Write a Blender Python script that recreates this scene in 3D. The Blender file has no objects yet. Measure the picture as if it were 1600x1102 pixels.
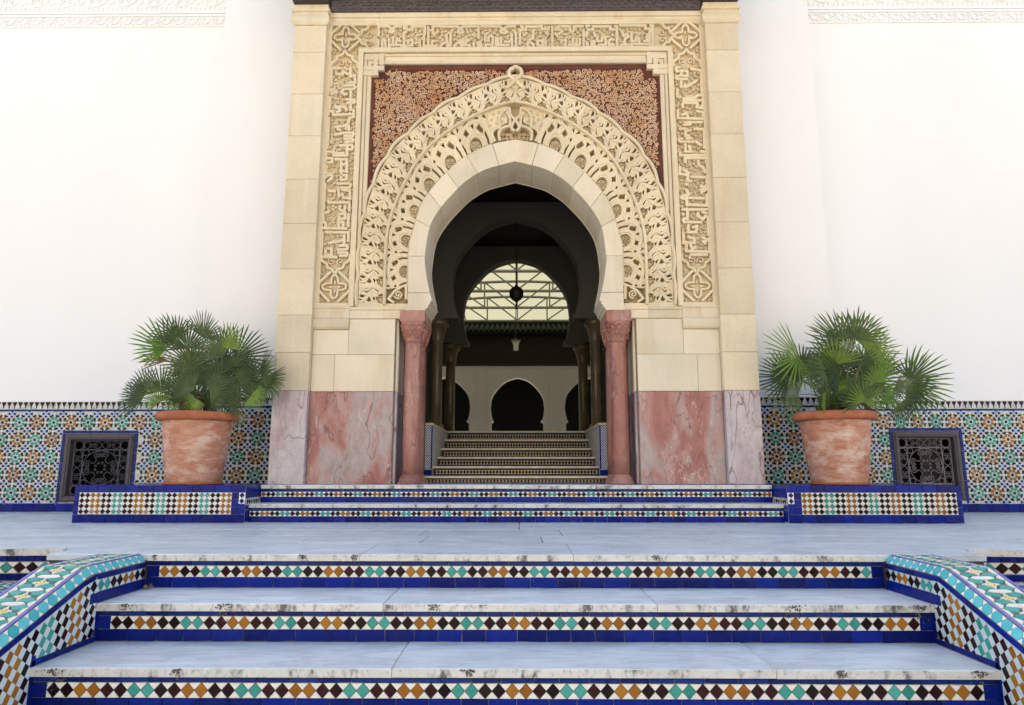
import bpy, math, random
from mathutils import Matrix, Vector
random.seed(7)
R = math.radians
scene = bpy.context.scene
COL = scene.collection

# ---------------------------------------------------------------- camera
cam_data = bpy.data.cameras.new('camera')
cam_data.sensor_width = 36.0
cam_data.lens = 24.0
cam_data.clip_start = 0.05
cam_data.clip_end = 2000.0
cam = bpy.data.objects.new('camera', cam_data)
COL.objects.link(cam)
cam.location = (0.03, 0.0, 0.5)
cam.rotation_euler = (R(90) + math.atan(0.1725), 0.0, math.atan(10 / 1067.0))
scene.camera = cam

# ---------------------------------------------------------------- sky, sun, exposure
SUN_EL, SUN_AZ = R(50), R(-28)          # behind the building, a little to the left: the front lies in open shade
world = bpy.data.worlds.new('World')
scene.world = world
world.use_nodes = True
wn = world.node_tree.nodes
bg = wn['Background']
sky = wn.new('ShaderNodeTexSky')
sky.sky_type = 'NISHITA'
sky.sun_disc = False
sky.sun_elevation = SUN_EL
sky.sun_rotation = SUN_AZ
sky.air_density = 1.0
sky.dust_density = 2.2
sky.ozone_density = 1.0
world.node_tree.links.new(sky.outputs['Color'], bg.inputs['Color'])
bg.inputs['Strength'].default_value = 0.15
sun_data = bpy.data.lights.new('sun', 'SUN')
sun_data.energy = 4.0
sun_data.angle = R(0.5)
sun_data.color = (1.0, 0.935, 0.84)
sun = bpy.data.objects.new('sun', sun_data)
COL.objects.link(sun)
sun_dir = Vector((math.sin(SUN_AZ) * math.cos(SUN_EL), math.cos(SUN_AZ) * math.cos(SUN_EL), math.sin(SUN_EL)))
sun.rotation_euler = sun_dir.to_track_quat('Z', 'Y').to_euler()
sun.location = sun_dir * 60
scene.view_settings.view_transform = 'Standard'
scene.view_settings.look = 'None'
scene.view_settings.exposure = 1.62
scene.view_settings.gamma = 1.0
scene.view_settings.use_curve_mapping = False
scene.cycles.max_bounces = 8
scene.cycles.diffuse_bounces = 5
scene.cycles.use_denoising = True

# surveyed outlines, metres: (X, Z) on the gateway face
KUFIC_TOP = [[(-1.626,5.582),(-1.63,5.715),(-1.51,5.714),(-1.431,5.647)],[(-1.347,5.713),(-1.424,5.713),(-1.508,5.643)],[(-1.508,5.643),(-1.469,5.63),(-1.431,5.647)],[(-1.629,5.545),(-1.625,5.427),(-1.591,5.421),(-1.577,5.441),(-1.579,5.526),(-1.556,5.535),(-1.542,5.516),(-1.538,5.427),(-1.505,5.42),(-1.495,5.441),(-1.499,5.563)],[(-1.496,5.467),(-1.349,5.466),(-1.347,5.416)],[(-1.455,5.586),(-1.451,5.468)],[(-1.413,5.468),(-1.414,5.524),(-1.376,5.534),(-1.357,5.503)],[(-1.317,5.407),(-1.324,5.637),(-1.285,5.641)],[(-1.319,5.456),(-1.221,5.465),(-1.222,5.531),(-1.274,5.531),(-1.272,5.467)],[(-1.324,5.665),(-1.326,5.713),(-1.294,5.712),(-1.293,5.667),(-1.226,5.667),(-1.227,5.712),(-1.077,5.711),(-1.075,5.607),(-1.103,5.532)],[(-1.2,5.49),(-1.137,5.509),(-1.126,5.421),(-1.083,5.419),(-1.082,5.56)],[(-1.08,5.455),(-0.931,5.454),(-0.93,5.414)],[(-1.035,5.64),(-1.032,5.466)],[(-0.986,5.464),(-0.987,5.52),(-0.932,5.517)],[(-1.037,5.711),(-1.035,5.656),(-0.982,5.655),(-0.983,5.71),(-0.876,5.71)],[(-0.982,5.654),(-0.968,5.595),(-0.913,5.653)],[(-0.976,5.71),(-0.685,5.708),(-0.612,5.642)],[(-0.582,5.708),(-0.625,5.708),(-0.689,5.642)],[(-0.689,5.642),(-0.65,5.621),(-0.607,5.642)],[(-0.6,5.708),(-0.437,5.707),(-0.436,5.546)],[(-0.915,5.407),(-0.817,5.406),(-0.797,5.445),(-0.821,5.605)],[(-0.894,5.418),(-0.87,5.474),(-0.827,5.5)],[(-0.77,5.629),(-0.767,5.462),(-0.805,5.462)],[(-0.753,5.406),(-0.656,5.405),(-0.635,5.444),(-0.656,5.534)],[(-0.728,5.422),(-0.703,5.478),(-0.657,5.499)],[(-0.622,5.543),(-0.621,5.461),(-0.544,5.461),(-0.543,5.421)],[(-0.586,5.463),(-0.587,5.517),(-0.536,5.519)],[(-0.495,5.495),(-0.486,5.42),(-0.464,5.412),(-0.441,5.42),(-0.438,5.498),(-0.414,5.507),(-0.403,5.42),(-0.379,5.411),(-0.354,5.419),(-0.348,5.48)],[(-0.348,5.469),(-0.28,5.468)],[(-0.355,5.593),(-0.354,5.516),(-0.316,5.516),(-0.315,5.572),(-0.289,5.594),(-0.265,5.559),(-0.273,5.423),(-0.252,5.41),(-0.232,5.423),(-0.229,5.571)],[(-0.229,5.463),(-0.059,5.462)],[(-0.205,5.564),(-0.205,5.465)],[(-0.17,5.573),(-0.169,5.465)],[(-0.137,5.505),(-0.052,5.504),(-0.05,5.549)],[(-0.043,5.61),(-0.035,5.422),(-0.014,5.409),(0.009,5.422),(0.008,5.619),(-0.018,5.647)],[(-0.416,5.707),(-0.189,5.705),(-0.09,5.629)],[(0.01,5.704),(-0.095,5.704),(-0.184,5.634)],[(-0.184,5.634),(-0.137,5.616),(-0.086,5.631)],[(0.054,5.459),(0.055,5.656),(0.127,5.66),(0.128,5.703),(0.317,5.702),(0.317,5.659)],[(0.055,5.703),(0.089,5.703),(0.089,5.665)],[(0.092,5.401),(0.203,5.4),(0.216,5.472),(0.165,5.503),(0.142,5.463),(0.16,5.419)],[(0.157,5.519),(0.214,5.552),(0.214,5.669)],[(0.254,5.456),(0.339,5.455)],[(0.264,5.457),(0.265,5.514),(0.324,5.513),(0.324,5.457)],[(0.265,5.705),(0.315,5.705),(0.314,5.663),(0.396,5.662),(0.396,5.704)],[(0.358,5.706),(0.357,5.674)],[(0.397,5.622),(0.363,5.623),(0.397,5.585)],[(0.313,5.52),(0.356,5.52),(0.361,5.409)],[(0.331,5.401),(0.439,5.401),(0.441,5.622),(0.435,5.704)],[(0.442,5.662),(0.536,5.661),(0.557,5.635),(0.492,5.587),(0.468,5.619)],[(0.472,5.704),(0.511,5.661),(0.512,5.704),(0.649,5.703),(0.648,5.655),(0.674,5.626),(0.697,5.655),(0.698,5.702),(0.817,5.701)],[(0.546,5.464),(0.547,5.52),(0.597,5.519),(0.596,5.464),(0.546,5.464)],[(0.596,5.459),(0.597,5.405)],[(0.459,5.401),(0.606,5.4)],[(0.62,5.46),(0.78,5.459)],[(0.683,5.529),(0.682,5.461)],[(0.725,5.512),(0.724,5.461)],[(0.766,5.545),(0.765,5.461)],[(0.637,5.4),(0.807,5.398),(0.812,5.664)],[(0.845,5.671),(0.846,5.701),(0.891,5.701)],[(0.845,5.659),(0.925,5.658),(0.926,5.701),(1.129,5.699),(1.128,5.657),(1.208,5.657),(1.209,5.699),(1.171,5.699)],[(0.88,5.619),(0.846,5.62),(0.845,5.555)],[(0.852,5.497),(0.858,5.411),(0.879,5.399),(0.898,5.411),(0.909,5.502),(0.933,5.504),(0.939,5.41),(0.959,5.399),(0.977,5.41),(0.982,5.456)],[(0.982,5.458),(1.068,5.458),(1.071,5.557),(1.028,5.557),(1.027,5.51)],[(0.971,5.561),(0.97,5.509),(1.041,5.508)],[(0.929,5.626),(0.956,5.561)],[(1.092,5.457),(1.178,5.457)],[(1.105,5.462),(1.106,5.509),(1.142,5.531),(1.176,5.514)],[(1.207,5.627),(1.202,5.414),(1.243,5.396)],[(1.206,5.639),(1.2,5.413),(1.221,5.399),(1.242,5.412),(1.248,5.459)],[(1.232,5.706),(1.546,5.704),(1.545,5.66),(1.63,5.66),(1.631,5.703),(1.591,5.703)],[(1.259,5.647),(1.286,5.576),(1.325,5.599),(1.342,5.56),(1.3,5.543),(1.286,5.457)],[(1.258,5.457),(1.354,5.457)],[(1.379,5.63),(1.376,5.503),(1.426,5.503),(1.428,5.542),(1.463,5.542),(1.461,5.465)],[(1.372,5.396),(1.374,5.464),(1.569,5.463)],[(1.51,5.503),(1.561,5.502),(1.564,5.598)],[(1.592,5.621),(1.585,5.414),(1.602,5.398),(1.621,5.414),(1.629,5.635),(1.582,5.635)]]
KUFIC_WEST = [[(-2.163,4.934),(-2.167,5.174),(-2.043,5.173)],[(-2.121,5.101),(-2.033,5.088),(-2.033,5.129),(-1.94,5.081)],[(-1.945,5.192),(-1.939,5.062),(-1.888,5.075),(-1.878,4.986),(-1.96,4.987)],[(-2.027,4.946),(-1.894,4.951),(-1.874,4.929),(-1.893,4.905),(-2.014,4.905)],[(-2.014,4.899),(-2.035,4.864),(-2.0,4.836),(-1.963,4.849)],[(-1.93,4.895),(-1.922,4.627)],[(-2.177,4.871),(-2.113,4.925)],[(-2.167,4.837),(-2.085,4.89)],[(-2.171,4.915),(-2.083,4.849)],[(-2.172,4.815),(-2.168,4.65)],[(-1.986,4.776),(-1.887,4.766),(-1.875,4.748),(-1.886,4.73),(-1.972,4.73)],[(-2.114,4.684),(-1.981,4.677),(-1.965,4.624)],[(-2.102,4.662),(-2.05,4.662),(-2.048,4.625),(-2.094,4.613)],[(-2.178,4.572),(-2.181,4.628),(-2.123,4.628),(-2.121,4.578),(-1.883,4.587)],[(-1.886,4.651),(-1.882,4.55),(-1.93,4.538),(-1.939,4.476)],[(-2.171,4.551),(-2.172,4.149)],[(-2.097,4.428),(-2.006,4.439),(-1.959,4.458),(-1.937,4.501),(-1.932,4.378)],[(-2.073,4.403),(-2.024,4.39)],[(-1.959,4.458),(-1.967,4.39)],[(-2.104,4.329),(-1.991,4.353),(-1.882,4.355),(-1.87,4.337),(-1.881,4.316),(-1.989,4.317)],[(-1.988,4.28),(-1.885,4.282),(-1.873,4.263),(-1.884,4.243),(-1.975,4.243)],[(-2.041,4.195),(-1.888,4.203),(-1.875,4.178),(-1.886,4.151),(-1.96,4.152)],[(-1.949,4.231),(-1.937,4.069)],[(-2.181,4.058),(-2.184,4.122),(-2.095,4.118),(-2.093,4.074),(-1.931,4.073)],[(-2.08,4.1),(-1.966,4.097)],[(-2.18,3.992),(-2.182,4.042),(-2.108,4.036),(-2.106,3.991),(-2.174,3.986)],[(-2.082,4.024),(-1.94,4.023),(-1.933,3.855)],[(-2.005,4.018),(-1.998,3.847)],[(-1.991,3.967),(-1.944,3.967)],[(-1.988,3.883),(-1.935,3.882)],[(-1.997,3.835),(-1.995,3.775),(-1.933,3.786),(-1.935,3.834),(-1.997,3.835)],[(-2.172,3.958),(-2.176,3.862),(-2.096,3.823),(-2.107,3.775)],[(-2.186,3.802),(-2.111,3.861)],[(-2.152,3.751),(-2.096,3.811)],[(-2.177,3.742),(-2.181,3.408)],[(-2.038,3.729),(-1.897,3.729),(-1.879,3.705),(-1.895,3.679),(-2.002,3.679)],[(-1.989,3.655),(-1.888,3.643),(-1.881,3.548),(-1.952,3.56),(-1.987,3.608)],[(-2.135,3.644),(-2.045,3.632)],[(-2.024,3.679),(-2.008,3.561)],[(-2.14,3.504),(-1.891,3.503),(-1.886,3.395)],[(-1.99,3.466),(-2.002,3.419),(-1.945,3.395),(-1.934,3.466)],[(-2.01,3.36),(-1.933,3.372),(-1.928,3.313),(-1.994,3.301),(-2.01,3.348)],[(-1.893,3.371),(-1.892,3.208)],[(-2.188,3.384),(-2.132,3.384),(-2.108,3.412)],[(-2.184,3.372),(-2.179,3.267),(-2.14,3.267)],[(-2.149,3.267),(-2.146,3.197)],[(-2.005,3.29),(-2.001,3.196)],[(-1.945,3.196),(-1.948,3.266),(-1.993,3.266)],[(-2.187,3.197),(-1.9,3.19)],[(-2.183,3.162),(-2.183,2.864)],[(-2.155,3.153),(-1.887,3.146),(-1.883,3.033)],[(-2.107,3.022),(-1.972,3.045),(-1.931,3.068)],[(-1.933,3.126),(-1.928,2.987)],[(-1.994,2.987),(-1.897,2.995),(-1.885,2.972),(-1.895,2.949),(-2.003,2.941)],[(-2.002,2.907),(-1.897,2.909),(-1.885,2.891),(-1.895,2.872),(-1.978,2.872)],[(-2.189,2.921),(-2.188,2.861),(-1.997,2.855)],[(-2.135,2.953),(-2.13,2.858)],[(-2.112,2.953),(-2.068,2.953),(-2.065,2.884),(-2.109,2.873)]]
KUFIC_EAST = [[(1.937,5.115),(1.894,5.106),(1.883,5.131),(1.896,5.156),(1.939,5.162)],[(1.947,5.131),(1.943,5.055),(1.891,5.045),(1.879,5.028),(1.896,5.009),(2.013,5.008)],[(1.96,5.115),(2.017,5.115),(2.015,5.052),(1.957,5.052)],[(1.941,5.002),(1.938,4.915),(1.997,4.914),(1.974,4.952)],[(2.006,4.914),(2.127,4.997)],[(2.182,5.117),(2.176,4.813)],[(2.051,5.143),(2.182,5.12)],[(1.891,4.89),(1.887,4.79),(1.934,4.777)],[(1.945,4.767),(2.094,4.773),(2.118,4.804),(2.187,4.803),(2.184,4.739),(1.944,4.74)],[(1.946,4.703),(1.943,4.641)],[(1.943,4.709),(2.114,4.704),(2.111,4.652),(2.168,4.64),(2.183,4.714)],[(2.098,4.603),(2.177,4.59),(2.174,4.529)],[(1.886,4.629),(1.881,4.518),(2.195,4.504)],[(1.925,4.555),(1.983,4.579),(2.003,4.53)],[(1.944,4.469),(2.171,4.467)],[(1.942,4.432),(2.034,4.444)],[(1.884,4.386),(1.963,4.389),(1.959,4.297),(2.016,4.297)],[(1.973,4.358),(2.03,4.37)],[(2.054,4.385),(2.184,4.378),(2.172,4.139)],[(1.933,4.261),(1.893,4.264),(1.881,4.245),(1.892,4.225),(2.058,4.224)],[(1.955,4.261),(2.037,4.263)],[(1.955,4.2),(1.951,4.103),(2.03,4.103)],[(1.976,4.164),(2.021,4.164)],[(1.986,4.133),(2.025,4.133)],[(2.069,4.236),(2.146,4.175)],[(1.89,4.106),(1.888,4.061),(2.185,4.06),(2.187,4.102),(2.117,4.103)],[(1.925,4.031),(2.183,4.024)],[(1.945,3.961),(1.947,4.024),(2.183,4.023),(2.187,3.972)],[(2.09,3.997),(2.101,3.937),(2.144,3.913),(2.175,3.841)],[(1.879,3.926),(1.875,3.83),(1.972,3.818)],[(1.917,3.89),(1.973,3.842),(1.957,3.734)],[(1.969,3.746),(2.014,3.746)],[(1.993,3.796),(2.183,3.789),(2.179,3.71)],[(1.967,3.699),(1.932,3.711)],[(2.096,3.689),(2.179,3.639)],[(2.179,3.698),(2.093,3.627)],[(2.105,3.603),(2.18,3.653)],[(1.94,3.592),(1.94,3.463),(2.167,3.45),(2.174,3.591)],[(1.938,3.545),(2.149,3.535)],[(1.939,3.569),(1.892,3.565),(1.88,3.55),(1.891,3.534),(1.937,3.53)],[(1.942,3.64),(1.972,3.569)],[(1.876,3.404),(2.176,3.403)],[(1.943,3.404),(1.937,3.276)],[(1.883,3.358),(1.906,3.334)],[(1.936,3.299),(1.903,3.296),(1.888,3.276),(1.901,3.255),(2.102,3.252)],[(2.061,3.369),(2.059,3.322),(2.115,3.287),(2.15,3.333)],[(2.097,3.38),(2.173,3.357)],[(2.172,3.333),(2.171,3.089)],[(1.946,3.229),(1.942,3.136),(2.03,3.136),(2.045,3.206),(1.989,3.194)],[(1.885,3.137),(1.885,3.01),(1.937,3.009)],[(1.929,3.079),(2.005,3.067),(2.003,3.009),(1.937,3.009)],[(1.958,2.998),(1.977,2.94),(2.022,2.963)],[(2.089,3.08),(2.179,3.02)],[(2.181,3.069),(2.099,3.009)],[(2.087,3.034),(2.134,2.997)],[(2.173,3.009),(2.168,2.905),(1.91,2.912),(1.914,2.995)],[(1.941,2.872),(2.15,2.871)],[(1.946,2.86),(1.95,2.826)]]
RING_IN = [(-0.93,2.376),(-0.977,2.559),(-1.01,2.766),(-1.008,2.918),(-0.964,3.207),(-0.843,3.435),(-0.643,3.672),(-0.513,3.787),(-0.328,3.895),(0,3.987)]
RING_OUT = [(-1.194,2.377),(-1.197,2.826),(-1.189,2.997),(-1.131,3.246),(-1.055,3.497),(-0.937,3.673),(-0.801,3.835),(-0.561,4.052),(-0.264,4.2),(0,4.254)]
BAND_MID = [(-1.453,2.305),(-1.458,2.844),(-1.45,3.111),(-1.409,3.341),(-1.326,3.593),(-1.209,3.86),(-1.075,4.078),(-0.895,4.274),(-0.595,4.495),(-0.219,4.678),(0,4.733)]
BAND_OUT = [(-1.747,2.306),(-1.749,2.642),(-1.747,2.977),(-1.722,3.263),(-1.68,3.507),(-1.615,3.73),(-1.527,3.947),(-1.416,4.142),(-1.251,4.331),(-1.041,4.53),(-0.824,4.697),(-0.621,4.809),(-0.316,4.962),(0,5.058)]
APEX_STRAPS = [[(-0.179,4.252),(-0.189,4.363),(-0.123,4.423),(-0.067,4.443),(-0.067,4.545),(-0.104,4.616)],[(-0.235,4.243),(-0.273,4.353),(-0.217,4.414),(-0.179,4.424),(-0.189,4.525),(-0.152,4.617),(-0.067,4.667)],[(-0.067,4.667),(-0.057,4.575),(0.009,4.504),(0.046,4.423),(0.009,4.372)]]
KNOT_STRAPS = [[(0.01,5.183),(-0.057,5.142),(-0.067,5.08),(-0.019,5.027),(0.047,4.965),(0.114,4.902)]]
PALM_WEST = [(-3.662,1.757,-3.844,1.948,150),(-3.451,1.762,-3.509,2.043,150),(-3.259,1.863,-3.18,2.079,120),(-3.565,1.864,-3.675,2.044,130),(-2.991,1.744,-2.961,1.994,140),(-2.915,1.661,-2.644,1.814,140),(-3.332,1.449,-3.508,1.602,150),(-3.135,1.461,-3.199,1.696,140),(-2.913,1.461,-2.747,1.59,150),(-3.058,1.367,-2.913,1.461,160),(-3.834,1.321,-4.053,1.415,150),(-3.741,1.321,-3.808,1.544,130),(-2.804,1.39,-2.619,1.413,150),(-2.725,1.251,-2.594,1.193,130),(-3.216,1.298,-3.35,1.379,120),(-3.601,1.182,-3.68,1.286,160),(-3.197,1.205,-3.268,1.078,150),(-2.993,1.274,-2.847,1.17,140),(-2.707,1.519,-2.514,1.601,100),(-2.669,1.46,-2.473,1.308,90),(-3.676,1.65,-3.869,1.638,30),(-3.417,1.205,-3.474,1.333,150),(-2.955,1.554,-2.979,1.732,150),(-3.717,1.709,-3.981,1.835,60),(-3.034,1.684,-3.189,1.875,120),(-3.837,1.229,-4.066,1.252,100),(-2.927,1.158,-2.835,0.986,40)]
PALM_EAST = [(2.946,1.662,2.603,1.571,150),(3.359,1.807,3.209,2.061,140),(3.491,1.834,3.485,2.081,150),(3.674,1.847,3.859,2.02,140),(3.428,1.701,3.065,1.874,140),(3.335,1.504,2.999,1.689,150),(3.127,1.491,2.932,1.466,130),(3.688,1.714,3.92,1.833,130),(3.714,1.425,3.665,1.741,150),(3.714,1.425,4.012,1.582,150),(4.087,1.425,4.257,1.582,150),(4.099,1.412,4.449,1.386,140),(4.107,1.36,4.323,1.224,110),(3.409,1.154,3.451,1.348,170),(3.383,1.154,3.241,1.296,150),(3.218,1.335,3.104,1.361,150),(3.914,1.36,4.049,1.295,140),(3.961,1.179,4.075,1.038,140),(3.089,1.154,3.014,1.18,150),(3.776,1.257,3.911,1.192,150),(3.547,1.57,3.512,1.781,150),(3.593,1.361,3.584,1.556,150),(3.288,1.57,3.162,1.781,150),(3.805,1.569,3.912,1.753,140)]

# ---------------------------------------------------------------- helpers: meshes
def sub(a, b): return (a[0]-b[0], a[1]-b[1])
def offset_poly(pts, d, closed=True):
    """miter offset of a 2D outline to its left by d"""
    n = len(pts); out = []
    for i in range(n):
        p = pts[i]
        a = pts[i-1] if (closed or i > 0) else None
        b = pts[(i+1) % n] if (closed or i < n-1) else None
        def nrm(s, e):
            dx, dy = e[0]-s[0], e[1]-s[1]; l = math.hypot(dx, dy) or 1e-9
            return (-dy/l, dx/l)
        n1 = nrm(a, p) if a else None
        n2 = nrm(p, b) if b else None
        if n1 is None: m = n2; k = 1
        elif n2 is None: m = n1; k = 1
        else:
            mx, my = n1[0]+n2[0], n1[1]+n2[1]; l = math.hypot(mx, my)
            if l < 1e-6: m = n1; k = 1
            else:
                m = (mx/l, my/l); c = m[0]*n1[0]+m[1]*n1[1]; k = min(1/max(c, 0.3), 1.8)
        out.append((p[0]+m[0]*d*k, p[1]+m[1]*d*k))
    return out
def area(p): return 0.5*sum(p[i][0]*p[(i+1) % len(p)][1]-p[(i+1) % len(p)][0]*p[i][1] for i in range(len(p)))
def ccw(p): return list(p) if area(p) > 0 else list(reversed(p))

class MB:
    def __init__(s): s.v = []; s.f = []; s.m = []; s.mi = 0
    def face(s, idx): s.f.append(idx); s.m.append(s.mi)
    def quad(s, a, b, c, d):
        i = len(s.v); s.v += [a, b, c, d]; s.face((i, i+1, i+2, i+3))
    def poly(s, pts):
        i = len(s.v); s.v += list(pts); s.face(tuple(range(i, i+len(pts))))
    def box(s, x0, x1, y0, y1, z0, z1):
        i = len(s.v)
        s.v += [(x0,y0,z0),(x1,y0,z0),(x1,y1,z0),(x0,y1,z0),(x0,y0,z1),(x1,y0,z1),(x1,y1,z1),(x0,y1,z1)]
        for q in ((0,3,2,1),(4,5,6,7),(0,1,5,4),(1,2,6,5),(2,3,7,6),(3,0,4,7)): s.face(tuple(i+k for k in q))
    def prism(s, pts, fr, h0, h1, b=0.0, back=False):
        """outline in the (a, b) plane of frame fr(a, b, h), from h0 up to h1, top edge chamfered by b"""
        p = ccw(pts); n = len(p); i = len(s.v)
        s.v += [fr(q[0], q[1], h0) for q in p]
        if b > 0:
            s.v += [fr(q[0], q[1], h1-b) for q in p]
            t = offset_poly(p, b)
            s.v += [fr(q[0], q[1], h1) for q in t]; rings = 3
        else:
            s.v += [fr(q[0], q[1], h1) for q in p]; rings = 2
        for r in range(rings-1):
            for k in range(n):
                s.face((i+r*n+k, i+r*n+(k+1) % n, i+(r+1)*n+(k+1) % n, i+(r+1)*n+k))
        s.face(tuple(i+(rings-1)*n+k for k in range(n)))
        if back: s.face(tuple(i+k for k in reversed(range(n))))
    def ribbon(s, pts, w, fr, h0, h1, b=0.004, closed=False):
        """flat strap of width w along a 2D line, standing from h0 to h1, edges bevelled by b"""
        n = len(pts)
        L0 = offset_poly(pts, w/2, closed); R0 = offset_poly(pts, -w/2, closed)
        L1 = offset_poly(pts, w/2-b, closed); R1 = offset_poly(pts, -w/2+b, closed)
        i = len(s.v)
        for k in range(n):
            s.v += [fr(*L0[k], h0), fr(*L0[k], h1-b), fr(*L1[k], h1), fr(*R1[k], h1), fr(*R0[k], h1-b), fr(*R0[k], h0)]
        for k in range(n if closed else n-1):
            a = i+6*k; c = i+6*((k+1) % n)
            for j in range(5): s.face((a+j, c+j, c+j+1, a+j+1))
        if not closed:
            s.face(tuple(i+j for j in range(6))); e = i+6*(n-1); s.face(tuple(e+j for j in reversed(range(6))))
    def tube(s, pts, r, n=6, r1=None, closed=False):
        m = len(pts); i = len(s.v); P3 = [Vector(p) for p in pts]
        ref = None
        for k in range(m):
            a = P3[k-1] if (k > 0 or closed) else P3[k]; c = P3[(k+1) % m] if (k < m-1 or closed) else P3[k]
            t = (c-a)
            t = t.normalized() if t.length > 1e-9 else Vector((0,0,1))
            if ref is None:
                ref = Vector((0,1,0)) if abs(t.y) < .9 else Vector((1,0,0))
            u = t.cross(ref); u = u.normalized() if u.length > 1e-6 else t.orthogonal().normalized()
            w = u.cross(t)
            rr = r if r1 is None else r+(r1-r)*k/(m-1)
            for j in range(n):
                q = P3[k]+(u*math.cos(6.28318*j/n)+w*math.sin(6.28318*j/n))*rr
                s.v.append((q.x, q.y, q.z))
        for k in range(m if closed else m-1):
            for j in range(n):
                s.face((i+k*n+j, i+k*n+(j+1) % n, i+((k+1) % m)*n+(j+1) % n, i+((k+1) % m)*n+j))
        if not closed:
            s.face(tuple(i+j for j in reversed(range(n)))); s.face(tuple(i+(m-1)*n+j for j in range(n)))
    def lathe(s, prof, c, n=32, wob=None):
        i = len(s.v); m = len(prof)
        for k, (r, z) in enumerate(prof):
            for j in range(n):
                a = 6.2831853*j/n; rr = r*(1+(wob(a, z) if wob else 0))
                s.v.append((c[0]+rr*math.cos(a), c[1]+rr*math.sin(a), c[2]+z))
        for k in range(m-1):
            for j in range(n): s.face((i+k*n+j, i+k*n+(j+1) % n, i+(k+1)*n+(j+1) % n, i+(k+1)*n+j))
        s.face(tuple(i+j for j in reversed(range(n)))); s.face(tuple(i+(m-1)*n+j for j in range(n)))
    def mesh(s, name, mats, smooth=False):
        me = bpy.data.meshes.new(name); me.from_pydata(s.v, [], s.f)
        for mt in (mats if isinstance(mats, (list, tuple)) else [mats]): me.materials.append(mt)
        if any(s.m): me.polygons.foreach_set('material_index', s.m)
        if smooth: me.polygons.foreach_set('use_smooth', [True]*len(s.f))
        me.update(); return me
    def build(s, name, mats, parent=None, smooth=False, kind=None, label=None):
        return add(name, s.mesh(name, mats, smooth), parent, kind=kind, label=label)

TLOC = {}
def add(name, me, parent=None, mw=None, kind=None, label=None):
    o = bpy.data.objects.new(name, me); COL.objects.link(o)
    if parent is not None:
        o.parent = parent
        if parent.name in TLOC: o.matrix_parent_inverse = TLOC[parent.name]
    if mw is not None: o.matrix_basis = mw
    if kind: o['kind'] = kind
    if label: o['label'] = label
    return o
def thing(name, label, cat, loc, group=None, kind=None):
    o = bpy.data.objects.new(name, None); COL.objects.link(o); o.location = loc
    o.empty_display_size = 0.2
    TLOC[o.name] = Matrix.Translation(-Vector(loc))
    if label: o['label'] = label
    if cat: o['category'] = cat
    if group: o['group'] = group
    if kind: o['kind'] = kind
    return o
def part_empty(name, parent, label=None):
    return add(name, None, parent, label=label)
def tag(o, label, cat, group=None):
    o['label'] = label; o['category'] = cat
    if group: o['group'] = group
    return o
def frame_mw(o, u, v, n):
    M = Matrix(((u[0], v[0], n[0], o[0]), (u[1], v[1], n[1], o[1]), (u[2], v[2], n[2], o[2]), (0, 0, 0, 1)))
    return M
FACE = lambda Y: (lambda a, b, h: (a, Y-h, b))              # a wall that faces the stairs: a = X, b = Z, h = towards the viewer
FLAT = lambda Z: (lambda a, b, h: (a, b, Z+h))              # a floor
LOCAL = lambda a, b, h: (a, b, h)
XU, YU, ZU, NYU = (1,0,0), (0,1,0), (0,0,1), (0,-1,0)
CACHE = {}
def tile_mesh(key, pts, mat, t=0.008, b=0.0018):
    k = (key, mat.name)
    if k not in CACHE:
        m = MB(); m.prism(pts, LOCAL, 0, t, b); CACHE[k] = m.mesh(key, mat)
    return CACHE[k]
def rect(w, h): return [(-w/2,-h/2),(w/2,-h/2),(w/2,h/2),(-w/2,h/2)]
def rect2(x0, x1, z0, z1): return [(x0,z0),(x1,z0),(x1,z1),(x0,z1)]
def dia(w, h): return [(0,-h/2),(w/2,0),(0,h/2),(-w/2,0)]
def jit(n, s=0.006):
    return (n[0]+random.uniform(-s,s), n[1]+random.uniform(-s,s), n[2]+random.uniform(-s,s))
def face_tile(name, me, parent, x, z, Y, rot=0.0):
    """a tile on a surface that faces the viewer"""
    rot += random.uniform(-.02, .02); c, s_ = math.cos(rot), math.sin(rot); e = random.uniform(-.022,.022); g = random.uniform(-.022,.022)
    u = (c, e, s_); v = (-s_, g, c); n = (e, -1, g)
    return add(name, me, parent, frame_mw((x, Y-random.uniform(0,.0012), z), u, v, n))
def catmull(pts, n=12):
    out = []; P_ = [pts[0]]+list(pts)+[pts[-1]]
    for i in range(1, len(P_)-2):
        p0, p1, p2, p3 = P_[i-1], P_[i], P_[i+1], P_[i+2]
        for k in range(n):
            t = k/n
            out.append(tuple(0.5*((2*p1[j])+(-p0[j]+p2[j])*t+(2*p0[j]-5*p1[j]+4*p2[j]-p3[j])*t*t+(-p0[j]+3*p1[j]-3*p2[j]+p3[j])*t**3) for j in range(len(p1))))
    out.append(tuple(pts[-1])); return out
class Curve:
    def __init__(s, pts, smooth=True):
        s.p = catmull(pts, 14) if smooth else list(pts); s.l = [0]
        for i in range(1, len(s.p)): s.l.append(s.l[-1]+math.dist(s.p[i], s.p[i-1]))
        s.L = s.l[-1]
    def at(s, u):
        d = max(0, min(1, u))*s.L; lo, hi = 0, len(s.l)-1
        while hi-lo > 1:
            m = (lo+hi)//2
            if s.l[m] <= d: lo = m
            else: hi = m
        t = (d-s.l[lo])/((s.l[hi]-s.l[lo]) or 1); a, b = s.p[lo], s.p[hi]
        return (a[0]+(b[0]-a[0])*t, a[1]+(b[1]-a[1])*t)
    def sample(s, n): return [s.at(i/n) for i in range(n+1)]

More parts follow.
